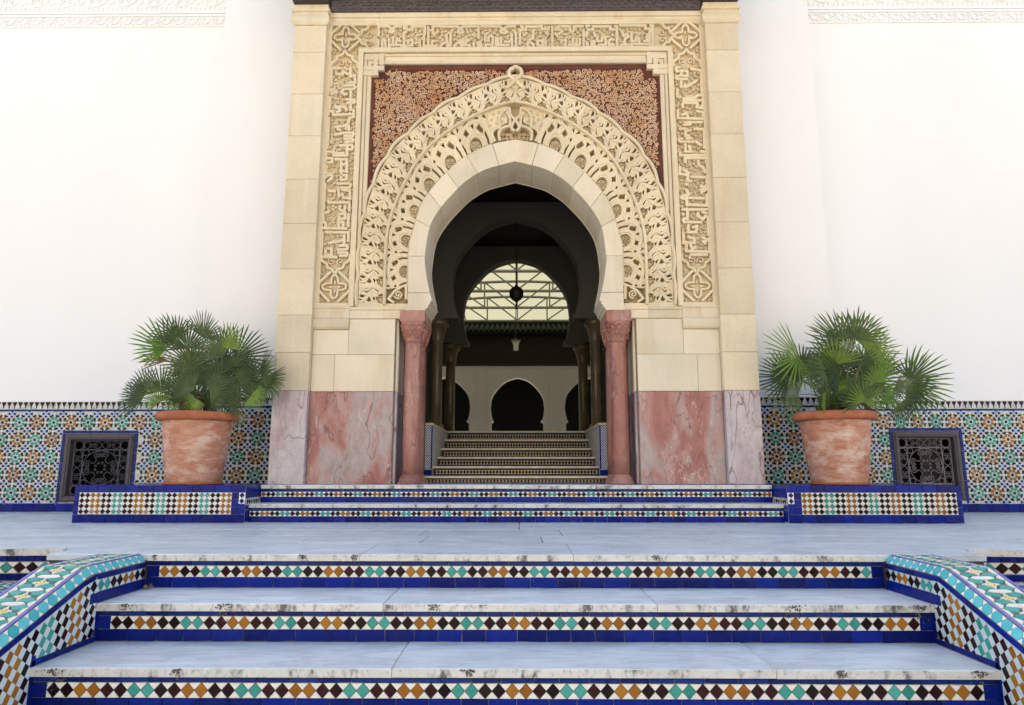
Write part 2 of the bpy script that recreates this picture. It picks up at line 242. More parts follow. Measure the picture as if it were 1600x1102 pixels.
# ---------------------------------------------------------------- materials
class NT:
    def __init__(s, name):
        s.mat = bpy.data.materials.new(name); s.mat.use_nodes = True; s.t = s.mat.node_tree; s.n = s.t.nodes
        s.b = s.n['Principled BSDF']
    def new(s, typ, **kw):
        nd = s.n.new(typ)
        for k, v in kw.items():
            if k in nd.inputs and not hasattr(nd, k): nd.inputs[k].default_value = v
            else: setattr(nd, k, v)
        return nd
    def link(s, a, b): s.t.links.new(a, b)
    def pos(s, scale=(1,1,1), rnd=0.0):
        g = s.new('ShaderNodeNewGeometry'); mp = s.new('ShaderNodeMapping'); mp.inputs['Scale'].default_value = scale
        s.link(g.outputs['Position'], mp.inputs['Vector'])
        if rnd:
            oi = s.new('ShaderNodeObjectInfo'); m = s.new('ShaderNodeMath', operation='MULTIPLY'); m.inputs[1].default_value = rnd
            s.link(oi.outputs['Random'], m.inputs[0]); c = s.new('ShaderNodeCombineXYZ')
            s.link(m.outputs[0], c.inputs[0]); s.link(m.outputs[0], c.inputs[2]); s.link(c.outputs[0], mp.inputs['Location'])
        return mp.outputs[0]
    def noise(s, vec, scale, detail=4, rough=.55, dist=0.0):
        n = s.new('ShaderNodeTexNoise'); n.inputs['Scale'].default_value = scale; n.inputs['Detail'].default_value = detail
        n.inputs['Roughness'].default_value = rough; n.inputs['Distortion'].default_value = dist
        s.link(vec, n.inputs['Vector']); return n.outputs['Fac']
    def ramp(s, fac, stops):
        r = s.new('ShaderNodeValToRGB'); e = r.color_ramp.elements
        while len(e) < len(stops): e.new(0.5)
        for k, (p, c) in enumerate(stops):
            e[k].position = p; c = c if isinstance(c, (tuple, list)) else (c, c, c); e[k].color = (c[0], c[1], c[2], 1)
        s.link(fac, r.inputs[0]); return r.outputs[0]
    def mix(s, fac, a, b, mode='MIX'):
        m = s.new('ShaderNodeMix', data_type='RGBA', blend_type=mode)
        for src, sock in ((fac, m.inputs[0]), (a, m.inputs[6]), (b, m.inputs[7])):
            if hasattr(src, 'is_linked') or hasattr(src, 'node'): s.link(src, sock)
            else: sock.default_value = (src[0], src[1], src[2], 1) if isinstance(src, (tuple, list)) else src
        return m.outputs[2]
    def rnd(s): return s.new('ShaderNodeObjectInfo').outputs['Random']
    def bump(s, h, strength=.2, dist=.01):
        b = s.new('ShaderNodeBump'); b.inputs['Strength'].default_value = strength; b.inputs['Distance'].default_value = dist
        s.link(h, b.inputs['Height']); s.link(b.outputs[0], s.b.inputs['Normal'])
    def col(s, c):
        if isinstance(c, (tuple, list)): s.b.inputs['Base Color'].default_value = (c[0], c[1], c[2], 1)
        else: s.link(c, s.b.inputs['Base Color'])
    def rough(s, r):
        if isinstance(r, (int, float)): s.b.inputs['Roughness'].default_value = r
        else: s.link(r, s.b.inputs['Roughness'])
def sc(c, k): return tuple(min(1, x*k) for x in c)

def glaze(name, c0, c1, rough=.16, chip=None, chip_at=.74):
    """hand-made glazed tile: colour drifts from tile to tile and within a tile, slightly wavy surface"""
    n = NT(name); p = n.pos()
    f = n.noise(p, 34, 3); r = n.rnd()
    ad = n.new('ShaderNodeMath', operation='ADD'); n.link(f, ad.inputs[0]); n.link(r, ad.inputs[1])
    ml = n.new('ShaderNodeMath', operation='MULTIPLY'); ml.inputs[1].default_value = .5; n.link(ad.outputs[0], ml.inputs[0])
    c = n.ramp(ml.outputs[0], [(.2, c0), (.8, c1)])
    d = n.ramp(n.noise(p, 9, 6, .7), [(.55, 0.0), (.85, .14)])
    c = n.mix(d, c, (.14, .125, .11))
    if chip:
        k = n.ramp(n.noise(p, 16, 4, .5), [(chip_at, 0.0), (chip_at+.015, 1.0)]); c = n.mix(k, c, chip)
        n.rough(n.mix(k, (rough,)*3, (.85,)*3))
    else: n.rough(n.ramp(n.noise(p, 22, 4), [(.3, rough*.7), (.75, rough*2.1)]))
    n.col(c); n.bump(n.noise(p, 60, 2), .09, .01); n.b.inputs['Specular IOR Level'].default_value = .14
    return n.mat
CHIP = (.50, .30, .20)
BLUE = glaze('blue_glaze', (.003,.007,.085), (.005,.018,.23), .17, CHIP, .775)
BLUE_THIN = glaze('thin_blue_glaze', (.004,.010,.09), (.010,.035,.20), .2, (.30,.25,.2), .76)
TEAL = glaze('teal_glaze', (.03,.22,.17), (.08,.36,.30), .16)
TURQ = glaze('turquoise_glaze', (.05,.34,.36), (.13,.50,.53), .14)
OCHRE = glaze('ochre_glaze', (.24,.085,.008), (.38,.16,.018), .16)
MAROON = glaze('maroon_glaze', (.012,.003,.003), (.042,.010,.009), .16)
BLACKG = glaze('dark_brown_glaze', (.006,.003,.003), (.020,.009,.007), .16)
WHITEG = glaze('white_glaze', (.66,.62,.52), (.78,.75,.67), .22)
PALEG = glaze('pale_blue_white_glaze', (.46,.53,.52), (.62,.67,.66), .18)
SKYG = glaze('light_blue_glaze', (.26,.40,.56), (.40,.55,.68), .18)
GREENG = glaze('green_glaze', (.03,.20,.12), (.07,.31,.22), .17)
YELLOWG = glaze('yellow_glaze', (.62,.46,.10), (.78,.62,.20), .2)
PURPLEG = glaze('violet_glaze', (.13,.12,.34), (.20,.18,.44), .2)
DIM_CREAMG = glaze('dim_lit_cream_glaze', (.36,.28,.16), (.48,.38,.23), .3); DIM_BLUEG = glaze('dim_lit_blue_glaze', (.008,.012,.04), (.02,.03,.08), .3)  # inner-stair tiles: the dim warm indoor light is put into these glaze colours

def mk_grout(name, c):
    n = NT(name); p = n.pos(); n.col(n.mix(n.ramp(n.noise(p, 25, 5), [(.35, 0.0), (.7, 1.0)]), c, sc(c, .55))); n.rough(.9); n.bump(n.noise(p, 120, 2), .3, .004); return n.mat
GROUT = mk_grout('grout', (.46,.43,.38)); GROUT_D = mk_grout('dark_grout', (.10,.09,.085))

def mk_marble(name, edge=False):
    n = NT(name); p = n.pos((.55, 2.2, 1.0), 7.0)
    v = n.noise(p, 2.4, 8, .62, 1.2)
    vein = n.ramp(v, [(.42, (.68,.725,.725)), (.485, (.54,.585,.59)), (.51, (.66,.705,.705)), (.62, (.72,.755,.75))])
    cl = n.ramp(n.noise(n.pos((1,1,1), 3.0), 1.3, 5), [(.3, (.86,.88,.9)), (.7, (1,1,1))])
    c = n.mix(1.0, vein, cl, 'MULTIPLY')
    fine = n.ramp(n.noise(n.pos((3.0, 30, 8)), 1.5, 4, .6, .6), [(.52, 0.0), (.70, .5)])
    c = n.mix(fine, c, (.36,.38,.41))
    tone = n.ramp(n.rnd(), [(0, (.90,.91,.92)), (1, (1.0,1.0,.99))]); c = n.mix(1.0, c, tone, 'MULTIPLY')
    grime = n.ramp(n.noise(n.pos((1,1,1)), 3.2, 7, .68), [(.48, 0.0), (.76, .55)]); c = n.mix(grime, c, (.33,.32,.29))
    if edge:
        g = n.new('ShaderNodeNewGeometry'); sp = n.new('ShaderNodeSeparateXYZ'); n.link(g.outputs['Normal'], sp.inputs[0])
        fr = n.ramp(sp.outputs[2], [(.3, 1.0), (.8, 0.0)])
        yl = n.new('ShaderNodeMath', operation='MULTIPLY'); n.link(fr, yl.inputs[0]); yl.inputs[1].default_value = .6; c = n.mix(yl.outputs[0], c, (.62,.57,.46))
        d = n.ramp(n.noise(n.pos((1.0, .3, .55)), 11, 7, .74, .2), [(.505, 0.0), (.57, .4), (.63, 1.0)])
        m = n.new('ShaderNodeMath', operation='MULTIPLY'); n.link(fr, m.inputs[0]); n.link(d, m.inputs[1])
        c = n.mix(m.outputs[0], c, (.10,.088,.075))
        d2 = n.ramp(n.noise(n.pos((1.0, 1, 1.0)), 40, 4, .6), [(.60, 0.0), (.72, .8)])
        m2 = n.new('ShaderNodeMath', operation='MULTIPLY'); n.link(fr, m2.inputs[0]); n.link(d2, m2.inputs[1])
        c = n.mix(m2.outputs[0], c, (.22,.20,.16))
    n.col(c); n.rough(n.ramp(n.noise(n.pos(), 6, 4), [(.3, .30), (.7, .5)])); n.bump(n.noise(n.pos(), 45, 5), .10, .004)
    return n.mat
MARBLE = mk_marble('white_marble'); MARBLE_E = mk_marble('stained_marble_edge', True)

def mk_pink(name, a, b, c3, k=1.0, vw=.75):
    """brecciated red marble: broad upright clouds, sparse long dark cracks, broken white threads"""
    n = NT(name)
    f = n.noise(n.pos((2.4, 2.4, .8), 11.0), 1.0, 6, .6, .7)
    base = n.ramp(f, [(.34, sc(a,k*.85)), (.43, sc(a,k)), (.50, sc(b,k)), (.57, sc(c3,k)), (.66, sc(b,k*1.05))])
    mott = n.ramp(n.noise(n.pos((1,1,.6), 4.0), 9, 8, .7, .5), [(.3, (.80,.76,.76)), (.5, (1,1,1)), (.72, (1.16,1.14,1.12))]); c = n.mix(1.0, base, mott, 'MULTIPLY')
    wl = n.ramp(n.noise(n.pos((2.0,2.0,.8), 5.0), 3.2, 5, .7, .6), [(.484, 0.0), (.50, 1.0), (.516, 0.0)])
    wm = n.ramp(n.noise(n.pos((1.5,1.5,.8), 2.0), 2.6, 4, .6), [(.50, 0.0), (.60, vw)])
    m = n.new('ShaderNodeMath', operation='MULTIPLY'); n.link(wl, m.inputs[0]); n.link(wm, m.inputs[1]); c = n.mix(m.outputs[0], c, (.68,.60,.50))
    d = n.ramp(n.noise(n.pos((1.4,1.4,.42), 3.0), 1.7, 3.5, .62, .35), [(.4935, 0.0), (.50, .9), (.5065, 0.0)]); c = n.mix(d, c, (.13,.045,.05))
    d2 = n.ramp(n.noise(n.pos((1.8,1.8,.9), 8.0), 2.6, 4, .6, .3), [(.494, 0.0), (.50, .5), (.506, 0.0)]); c = n.mix(d2, c, (.20,.08,.08))
    n.col(c); n.rough(n.ramp(n.noise(n.pos(), 8, 4), [(.3, .25), (.7, .5)])); n.bump(n.noise(n.pos(), 60, 4), .10, .004); return n.mat
PINK = mk_pink('red_marble', (.32,.115,.09), (.385,.215,.18), (.36,.295,.27))
PINK_PALE = mk_pink('pale_violet_marble', (.40,.275,.275), (.44,.36,.36), (.48,.42,.415))
PINK_COL = mk_pink('pink_column_marble', (.31,.115,.08), (.37,.165,.115), (.33,.15,.115), 1.0, .5)

def mk_stone(name, c, warm=.5, carved=False):
    n = NT(name); p = n.pos((1,1,1), 4.0)
    f = n.noise(p, 1.6, 6, .6)
    a = n.ramp(f, [(.28, sc(c,.90)), (.5, c), (.72, sc(c,1.07))])
    t = n.ramp(n.rnd(), [(0, (.90,.885,.86)), (.5, (1,1,1)), (1, (1.06,1.05,1.02))]); a = n.mix(1.0, a, t, 'MULTIPLY')
    st = n.ramp(n.noise(n.pos((3.2,3.2,.42), 6.0), 1.1, 5, .6), [(.55, 0.0), (.74, warm)])
    a = n.mix(st, a, (.52,.33,.13))
    pale = n.ramp(n.noise(n.pos((5,5,.25), 2.0), 1.0, 4, .5), [(.60, 0.0), (.68, .35)]); a = n.mix(pale, a, (.74,.66,.52))
    gr = n.ramp(n.noise(n.pos(), 70, 4, .65), [(.40, (.93,.93,.92)), (.65, (1.03,1.03,1.03))]); a = n.mix(1.0, a, gr, 'MULTIPLY')
    n.col(a); n.rough(.82); n.bump(n.noise(n.pos(), 130 if carved else 90, 4, .7), .25, .004); return n.mat
STONE = mk_stone('limestone', (.68,.57,.39)); STONE_C = mk_stone('carved_limestone', (.69,.57,.37), .5, True); STONE_D = STONE_C
STONE_L = mk_stone('pale_limestone', (.69,.59,.425), .4)
MORTAR = mk_grout('mortar', (.26,.19,.11))

def mk_plaster(name, c):
    n = NT(name); p = n.pos()
    a = n.ramp(n.noise(n.pos((.6,.6,.35)), 1.2, 6, .55), [(.3, sc(c,.965)), (.7, c)])
    n.col(a); n.rough(.9); n.bump(n.noise(n.pos((1,1,.7)), 5, 8, .62), .22, .012); return n.mat
PLASTER = mk_plaster('white_plaster', (.83,.80,.745)); PLASTER_DIM = mk_plaster('dimmed_hall_plaster', (.085,.08,.066)); PLASTER_COURT = mk_plaster('court_plaster', (.80,.79,.75))  # hall plaster is darkened: the hall's low light is put into its colour
STUCCO = mk_plaster('white_stucco', (.82,.805,.77))

def mk_terracotta():
    n = NT('terracotta'); p = n.pos((1,1,1), 5.0)
    a = n.ramp(n.noise(p, 3.2, 6, .6), [(.3, (.34,.10,.045)), (.55, (.44,.17,.085)), (.75, (.50,.24,.135))])
    s_ = n.ramp(n.noise(n.pos((1.0,1.0,4.5), 5.0), 3.2, 8, .72), [(.42, 0.0), (.66, .45)]); a = n.mix(s_, a, (.64,.44,.31))
    w = n.ramp(n.noise(n.pos((1,1,2.2), 3.0), 4.2, 8, .72), [(.47, 0.0), (.64, .75)]); a = n.mix(w, a, (.68,.52,.41))
    dk = n.ramp(n.noise(n.pos((1.4,1.4,5), 8.0), 5, 6, .7), [(.63, 0.0), (.75, .55)]); a = n.mix(dk, a, (.27,.075,.04))
    n.col(a); n.rough(.85); n.bump(n.noise(n.pos((.5,.5,8)), 14, 5), .22, .006); return n.mat
TERRA = mk_terracotta()
def mk_plain(name, c, r, k=.25, scale=20, metal=0.0, bump=.15):
    n = NT(name); n.col(n.ramp(n.noise(n.pos((1,1,1), 3.0), scale, 5, .6), [(.3, sc(c,1-k)), (.7, sc(c,1+k))])); n.rough(r)
    n.b.inputs['Metallic'].default_value = metal; n.b.inputs['Specular IOR Level'].default_value = .12 if r > .6 else .4; n.bump(n.noise(n.pos(), scale*4, 4), bump, .004); return n.mat
TERRA_RIM = mk_plain('terracotta_rim', (.40,.135,.065), .8, .25, 9)
WOOD_D = mk_plain('dark_carved_wood', (.050,.040,.040), .6, .3, 30); WOOD_R = mk_plain('red_brown_wood', (.085,.035,.025), .5, .3, 14)
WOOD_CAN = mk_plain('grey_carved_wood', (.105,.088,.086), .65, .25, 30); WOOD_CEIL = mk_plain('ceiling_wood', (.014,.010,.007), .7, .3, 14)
FRAME_P = mk_plain('mauve_window_paint', (.078,.064,.066), .55, .15, 20); IRON_D = mk_plain('dark_iron', (.11,.10,.10), .55, .3, 60); IRON_L = mk_plain('pale_painted_iron', (.24,.20,.19), .55, .25, 60)
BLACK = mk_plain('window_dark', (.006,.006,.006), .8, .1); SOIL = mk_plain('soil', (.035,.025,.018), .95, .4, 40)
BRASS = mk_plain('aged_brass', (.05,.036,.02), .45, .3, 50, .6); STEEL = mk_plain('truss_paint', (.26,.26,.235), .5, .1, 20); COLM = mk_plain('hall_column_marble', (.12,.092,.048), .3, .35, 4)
BOUNCE_STONE = mk_plain('bounce_front_stone', (.60,.55,.46), .9, .1, 1); GROUND = mk_plain('plaza_stone', (.42,.38,.31), .85, .15, 2); COURT_FLOOR = mk_plain('court_marble', (.62,.61,.57), .4, .1, 3); FLOOR_IN = mk_plain('hall_floor', (.14,.12,.09), .4, .2, 3); GREEN_TILE = mk_plain('green_roof_tile', (.006,.012,.007), .7, .4, 10)
SLAB_IN = mk_plain('travertine', (.52,.42,.27), .5, .2, 12); PETIOLE = mk_plain('petiole', (.16,.17,.05), .6, .3, 20); FIBRE = mk_plain('palm_fibre', (.09,.055,.03), .95, .4, 40); DEAD = mk_plain('dry_leaf', (.24,.15,.07), .8, .3, 25)
def mk_leaf(name, a, b):
    n = NT(name); c = n.ramp(n.rnd(), [(0, a), (1, b)])
    v = n.ramp(n.noise(n.pos(), 12, 4), [(.3, (.75,.75,.75)), (.7, (1.2,1.2,1.1))]); n.col(n.mix(1.0, c, v, 'MULTIPLY')); n.rough(.5); n.b.inputs['Specular IOR Level'].default_value = .25
    out = n.n['Material Output']; tr = n.new('ShaderNodeBsdfTranslucent'); n.link(n.mix(1.0, c, (1.3,1.5,.5), 'MULTIPLY'), tr.inputs[0])
    ms = n.new('ShaderNodeMixShader'); ms.inputs[0].default_value = .22; n.link(n.b.outputs[0], ms.inputs[1]); n.link(tr.outputs[0], ms.inputs[2]); n.link(ms.outputs[0], out.inputs[0]); return n.mat
LEAF = mk_leaf('fan_palm_leaf', (.045,.076,.028), (.12,.155,.06)); LEAF_Y = mk_leaf('fresh_fan_palm_leaf', (.10,.20,.025), (.20,.28,.05))
def mk_roofsheet():
    n = NT('translucent_roof_sheet'); out = n.n['Material Output']; tr = n.new('ShaderNodeBsdfTranslucent'); tr.inputs[0].default_value = (.165,.155,.10,1); n.link(tr.outputs[0], out.inputs[0]); return n.mat
ROOFSHEET = mk_roofsheet()
def mk_glass():
    n = NT('lantern_glass'); n.col((.75,.74,.66)); n.rough(.25); n.b.inputs['Transmission Weight'].default_value = .5; return n.mat
GLASS = mk_glass()
SP_BACK = glaze('spandrel_brown_glaze', (.075,.026,.018), (.16,.055,.025), .3)
SP_RED = glaze('spandrel_red_glaze', (.10,.028,.016), (.19,.06,.025), .3)
def mk_sp():
    n = NT('spandrel_scroll_glaze'); p = n.pos(); c = n.ramp(n.noise(p, 4.5, 5, .6), [(.30, (.52,.23,.07)), (.46, (.62,.37,.18)), (.64, (.66,.46,.28))])
    n.col(c); n.rough(.4); return n.mat
SP_SCROLL = mk_sp(); SP_EDGE = glaze('spandrel_violet_border', (.035,.02,.035), (.10,.05,.055), .3)
GRIME = mk_plain('dark_lichen', (.115,.098,.078), .95, .5, 90)

# ================================================================ the setting: ground, terrace
g = MB(); g.quad((-400,-400,-1.186),(400,-400,-1.186),(400,400,-1.186),(-400,400,-1.186))
o = g.build('ground', GROUND); o['kind'] = 'structure'
TN, TREAD, RISE, HALF = 4.256, 0.468, 0.197, 2.2195
ter = thing('terrace_floor', None, None, (0, 6.3, 0), kind='structure')
m = MB(); m.box(-13, 13, 4.62, 8.6, -.9, -.036); m.box(-HALF, HALF, TN+.034, 4.62, -.9, -.042); m.build('screed', GROUT_D, ter)
def slab(name, x0, x1, y0, y1, z, t, mat, parent, b=.003):
    mm = MB(); dz = random.uniform(-.0012, .0012)
    mm.prism(rect2(x0, x1, y0, y1), FLAT(z-t+dz), 0, t, b, True); return mm.build(name, mat, parent)
# paving slabs, laid in rows
ys = [4.905, 5.46, 6.02, 6.60, 7.2, 7.8, 8.44]
for r in range(len(ys)-1):
    x = -9.5+random.uniform(-.4, .4)
    while x < 9.5:
        w = random.choice((.86, .98, 1.12, 1.3)); x1 = x+w
        slab('paving_slab', x+.0035, x1-.0035, ys[r]+.0035, ys[r+1]-.0035, 0, .03, MARBLE, ter); x = x1

for s in (-1, 1):
    a, b_ = sorted((s*2.214, s*2.83)); slab('paving_slab', a, b_, 4.262, 4.9035, 0, .036, MARBLE, ter)
    m = MB(); m.box(a, b_, 4.29, 4.62, -.9, -.04); m.build('screed', GROUT_D, ter)

# ================================================================ glazed tile rows on a riser
SEQ = ['M','D','O','O','D','M','T','T']
DM = {'M': MAROON, 'D': BLACKG, 'O': OCHRE, 'T': TEAL}
def row_blue(parent, x0, x1, z0, z1, Y, wid, mat, name='blue_tile'):
    x = x0; h = z1-z0-.003; k = 0
    while x < x1-.01:
        q = round(wid*random.choice((.82, .96, 1.0, 1.0, 1.08)), 3)
        if x1-(x+q) < wid*.5: q = x1-x
        me = tile_mesh('blue_tile_%d_%d' % (round(q*1000), round(h*1000)), rect(q-.0035, h), mat, .009, .0018)
        face_tile(name, me, parent, x+q/2, (z0+z1)/2, Y); x += q
def riser(step, x0, x1, Ytop, ztop, zbot, single, pitch, start=0, thin_w=.14, low_w=.155, slab_t=.04, nose=.03, fr=(.137,.335,.315), margin=.045):
    """face of one step: thin blue row, row of diamonds in white, blue row; Ytop is the riser plane"""
    H = ztop-zbot-slab_t; z3 = ztop-slab_t-.002; tot = sum(fr)
    z2 = z3-H*fr[0]/tot; z1_ = z2-H*fr[1]/tot; z0 = zbot+.001
    mm = MB(); mm.box(x0, x1, Ytop, Ytop+.03, zbot, z3); mm.build('riser_core', GROUT, step)
    row_blue(step, x0, x1, z2, z3, Ytop+.001, thin_w, BLUE_THIN, 'thin_blue_tile')
    row_blue(step, x0, x1, z0, z1_, Ytop+.001, low_w, BLUE)
    hz = z2-z1_; cz = (z1_+z2)/2; n = int((x1-x0-2*margin)/pitch); a0 = (x0+x1)/2-n*pitch/2
    for sx, (ea, eb) in ((0, (x0, a0-pitch*.0)), (1, (a0+n*pitch, x1))):
        w = eb-ea; me = tile_mesh('end_tile_%d_%d' % (round(w*1000), round(hz*1000)), rect(w-.004, hz-.003), BLUE, .009, .0018); face_tile('blue_tile', me, step, (ea+eb)/2, cz, Ytop+.001)
    wt = MB(); dm = MB(); fc = FACE(Ytop); hh = hz/2-.0012; pw = pitch/2
    for i in range(n):
        cx = a0+pitch*(i+.5); kk = SEQ[(i+start) % 8]
        if kk in 'MD': kk = random.choice('MMD')
        if single:
            me = tile_mesh('diamond_tile_%d' % round(hz*1000), dia(pitch*.985, hz*.985), DM[kk], .0095, .0018); face_tile('diamond_tile', me, step, cx, cz, Ytop+.001)
        else:
            dm.mi = list(DM).index(kk); dm.prism([(cx+p[0]+random.uniform(-.0008,.0008), cz+p[1]) for p in dia(pitch*.975, hz*.975)], fc, 0, .008+random.uniform(0,.001), .0012)
    for i in range(n+1):                                   # white triangles above and below
        cx = a0+pitch*i; l = pw if i > 0 else 0; r_ = pw if i < n else 0
        for sg in (1, -1):
            e = .0022
            if l and r_: tri = [(cx-l+e*1.6, cz+sg*hh), (cx+r_-e*1.6, cz+sg*hh), (cx, cz+sg*e*1.2)]
            elif r_: tri = [(cx+.001, cz+sg*hh), (cx+r_-e*1.6, cz+sg*hh), (cx+.001, cz+sg*e)]
            else: tri = [(cx-l+e*1.6, cz+sg*hh), (cx-.001, cz+sg*hh), (cx-.001, cz+sg*e)]
            wt.prism(tri, fc, 0, .0085+random.uniform(0,.0008), .001)
    wt.build('white_tile_field', WHITEG, step, kind='stuff')
    if not single: dm.build('diamond_tile_row', list(DM.values()), step, kind='stuff')
def nosing(step, x0, x1, y0, y1, z, t=.04, L=1.5):
    x = x0
    while x < x1-.01:
        w = L*random.uniform(.8, 1.2); w = w if x1-(x+w) > .5 else x1-x
        slab('nosing_slab', x+.0012, x+w-.0012, y0+random.uniform(-.0015,.0015), y1, z, t, MARBLE_E, step, .005); x += w

stair = thing('front_staircase', 'wide flight of white marble steps with tiled risers below the terrace', 'staircase', (0, 2.9, -1.18))
for k in range(6):
    zt = -RISE*k; yn = TN-TREAD*k
    st = part_empty('step', stair)
    nosing(st, -HALF, HALF, yn, (4.90 if k == 0 else yn+TREAD+.028), zt)
    if k < 4:
        riser(st, -HALF, HALF, yn+.03, zt, zt-RISE, k < 3, .0622, start=(2, 0, 0, 4)[k])
    else:
        mm = MB(); mm.box(-HALF, HALF, yn+.03, yn+.06, zt-RISE, zt-.041); mm.build('riser_core', BLUE, st)
    mm = MB(); mm.box(-HALF, HALF, yn+.061, yn+TREAD+.06, -1.18, zt-.043); mm.build('step_core', GROUT_D, st)
for nm, k, X in (('g',1,-2.06),('g',1,-1.54),('g',1,-.42),('g',1,1.48),('g',2,-1.54),('g',2,1.49),('g',2,-.2),('g',0,-1.27),('g',0,-.96),('g',0,.85),('g',1,2.15),('g',2,2.12),('g',0,-2.17),('g',2,-2.1)):
    gm = MB(); yn = TN-TREAD*k; zt = -RISE*k; rg = random.Random(k*100+int(X*50)); big = rg.uniform(.6,1.3)*(1 if k else .55)
    for q in range(int(80*big)):
        a = rg.gauss(0, .022*big); b = abs(rg.gauss(0, .035*big)); r = rg.uniform(.0015,.005)
        yy = yn-.0025 if b < .034 else yn+.018
        if b > .11 or .030 < b < .043: continue
        gm.poly([(X+a+r*math.cos(w)*rg.uniform(.6,1.3), yy-rg.uniform(0,.0015), zt-.004-b+r*math.sin(w)*rg.uniform(.6,1.4)) for w in (0,1.1,2.1,3.1,4.2,5.2)])
    gm.build('grime_patch', GRIME, stair, kind='stuff')
# grime tufts where the treads meet the parapets, and the fallen leaf
lf = MB()
for k in range(7):
    a = k*.9; lf.quad((-2.17+.0,4.21,-.190), (-2.17+.02*math.cos(a),4.21+.02*math.sin(a),-.170+.012*math.sin(k)), (-2.17+.03*math.cos(a+.4),4.21+.03*math.sin(a+.4),-.180), (-2.17+.02*math.cos(a+.8),4.21+.02*math.sin(a+.8),-.188))
tag(lf.build('fallen_leaf', DEAD), 'small curled dry leaf lying on the second step by the parapet', 'leaf')

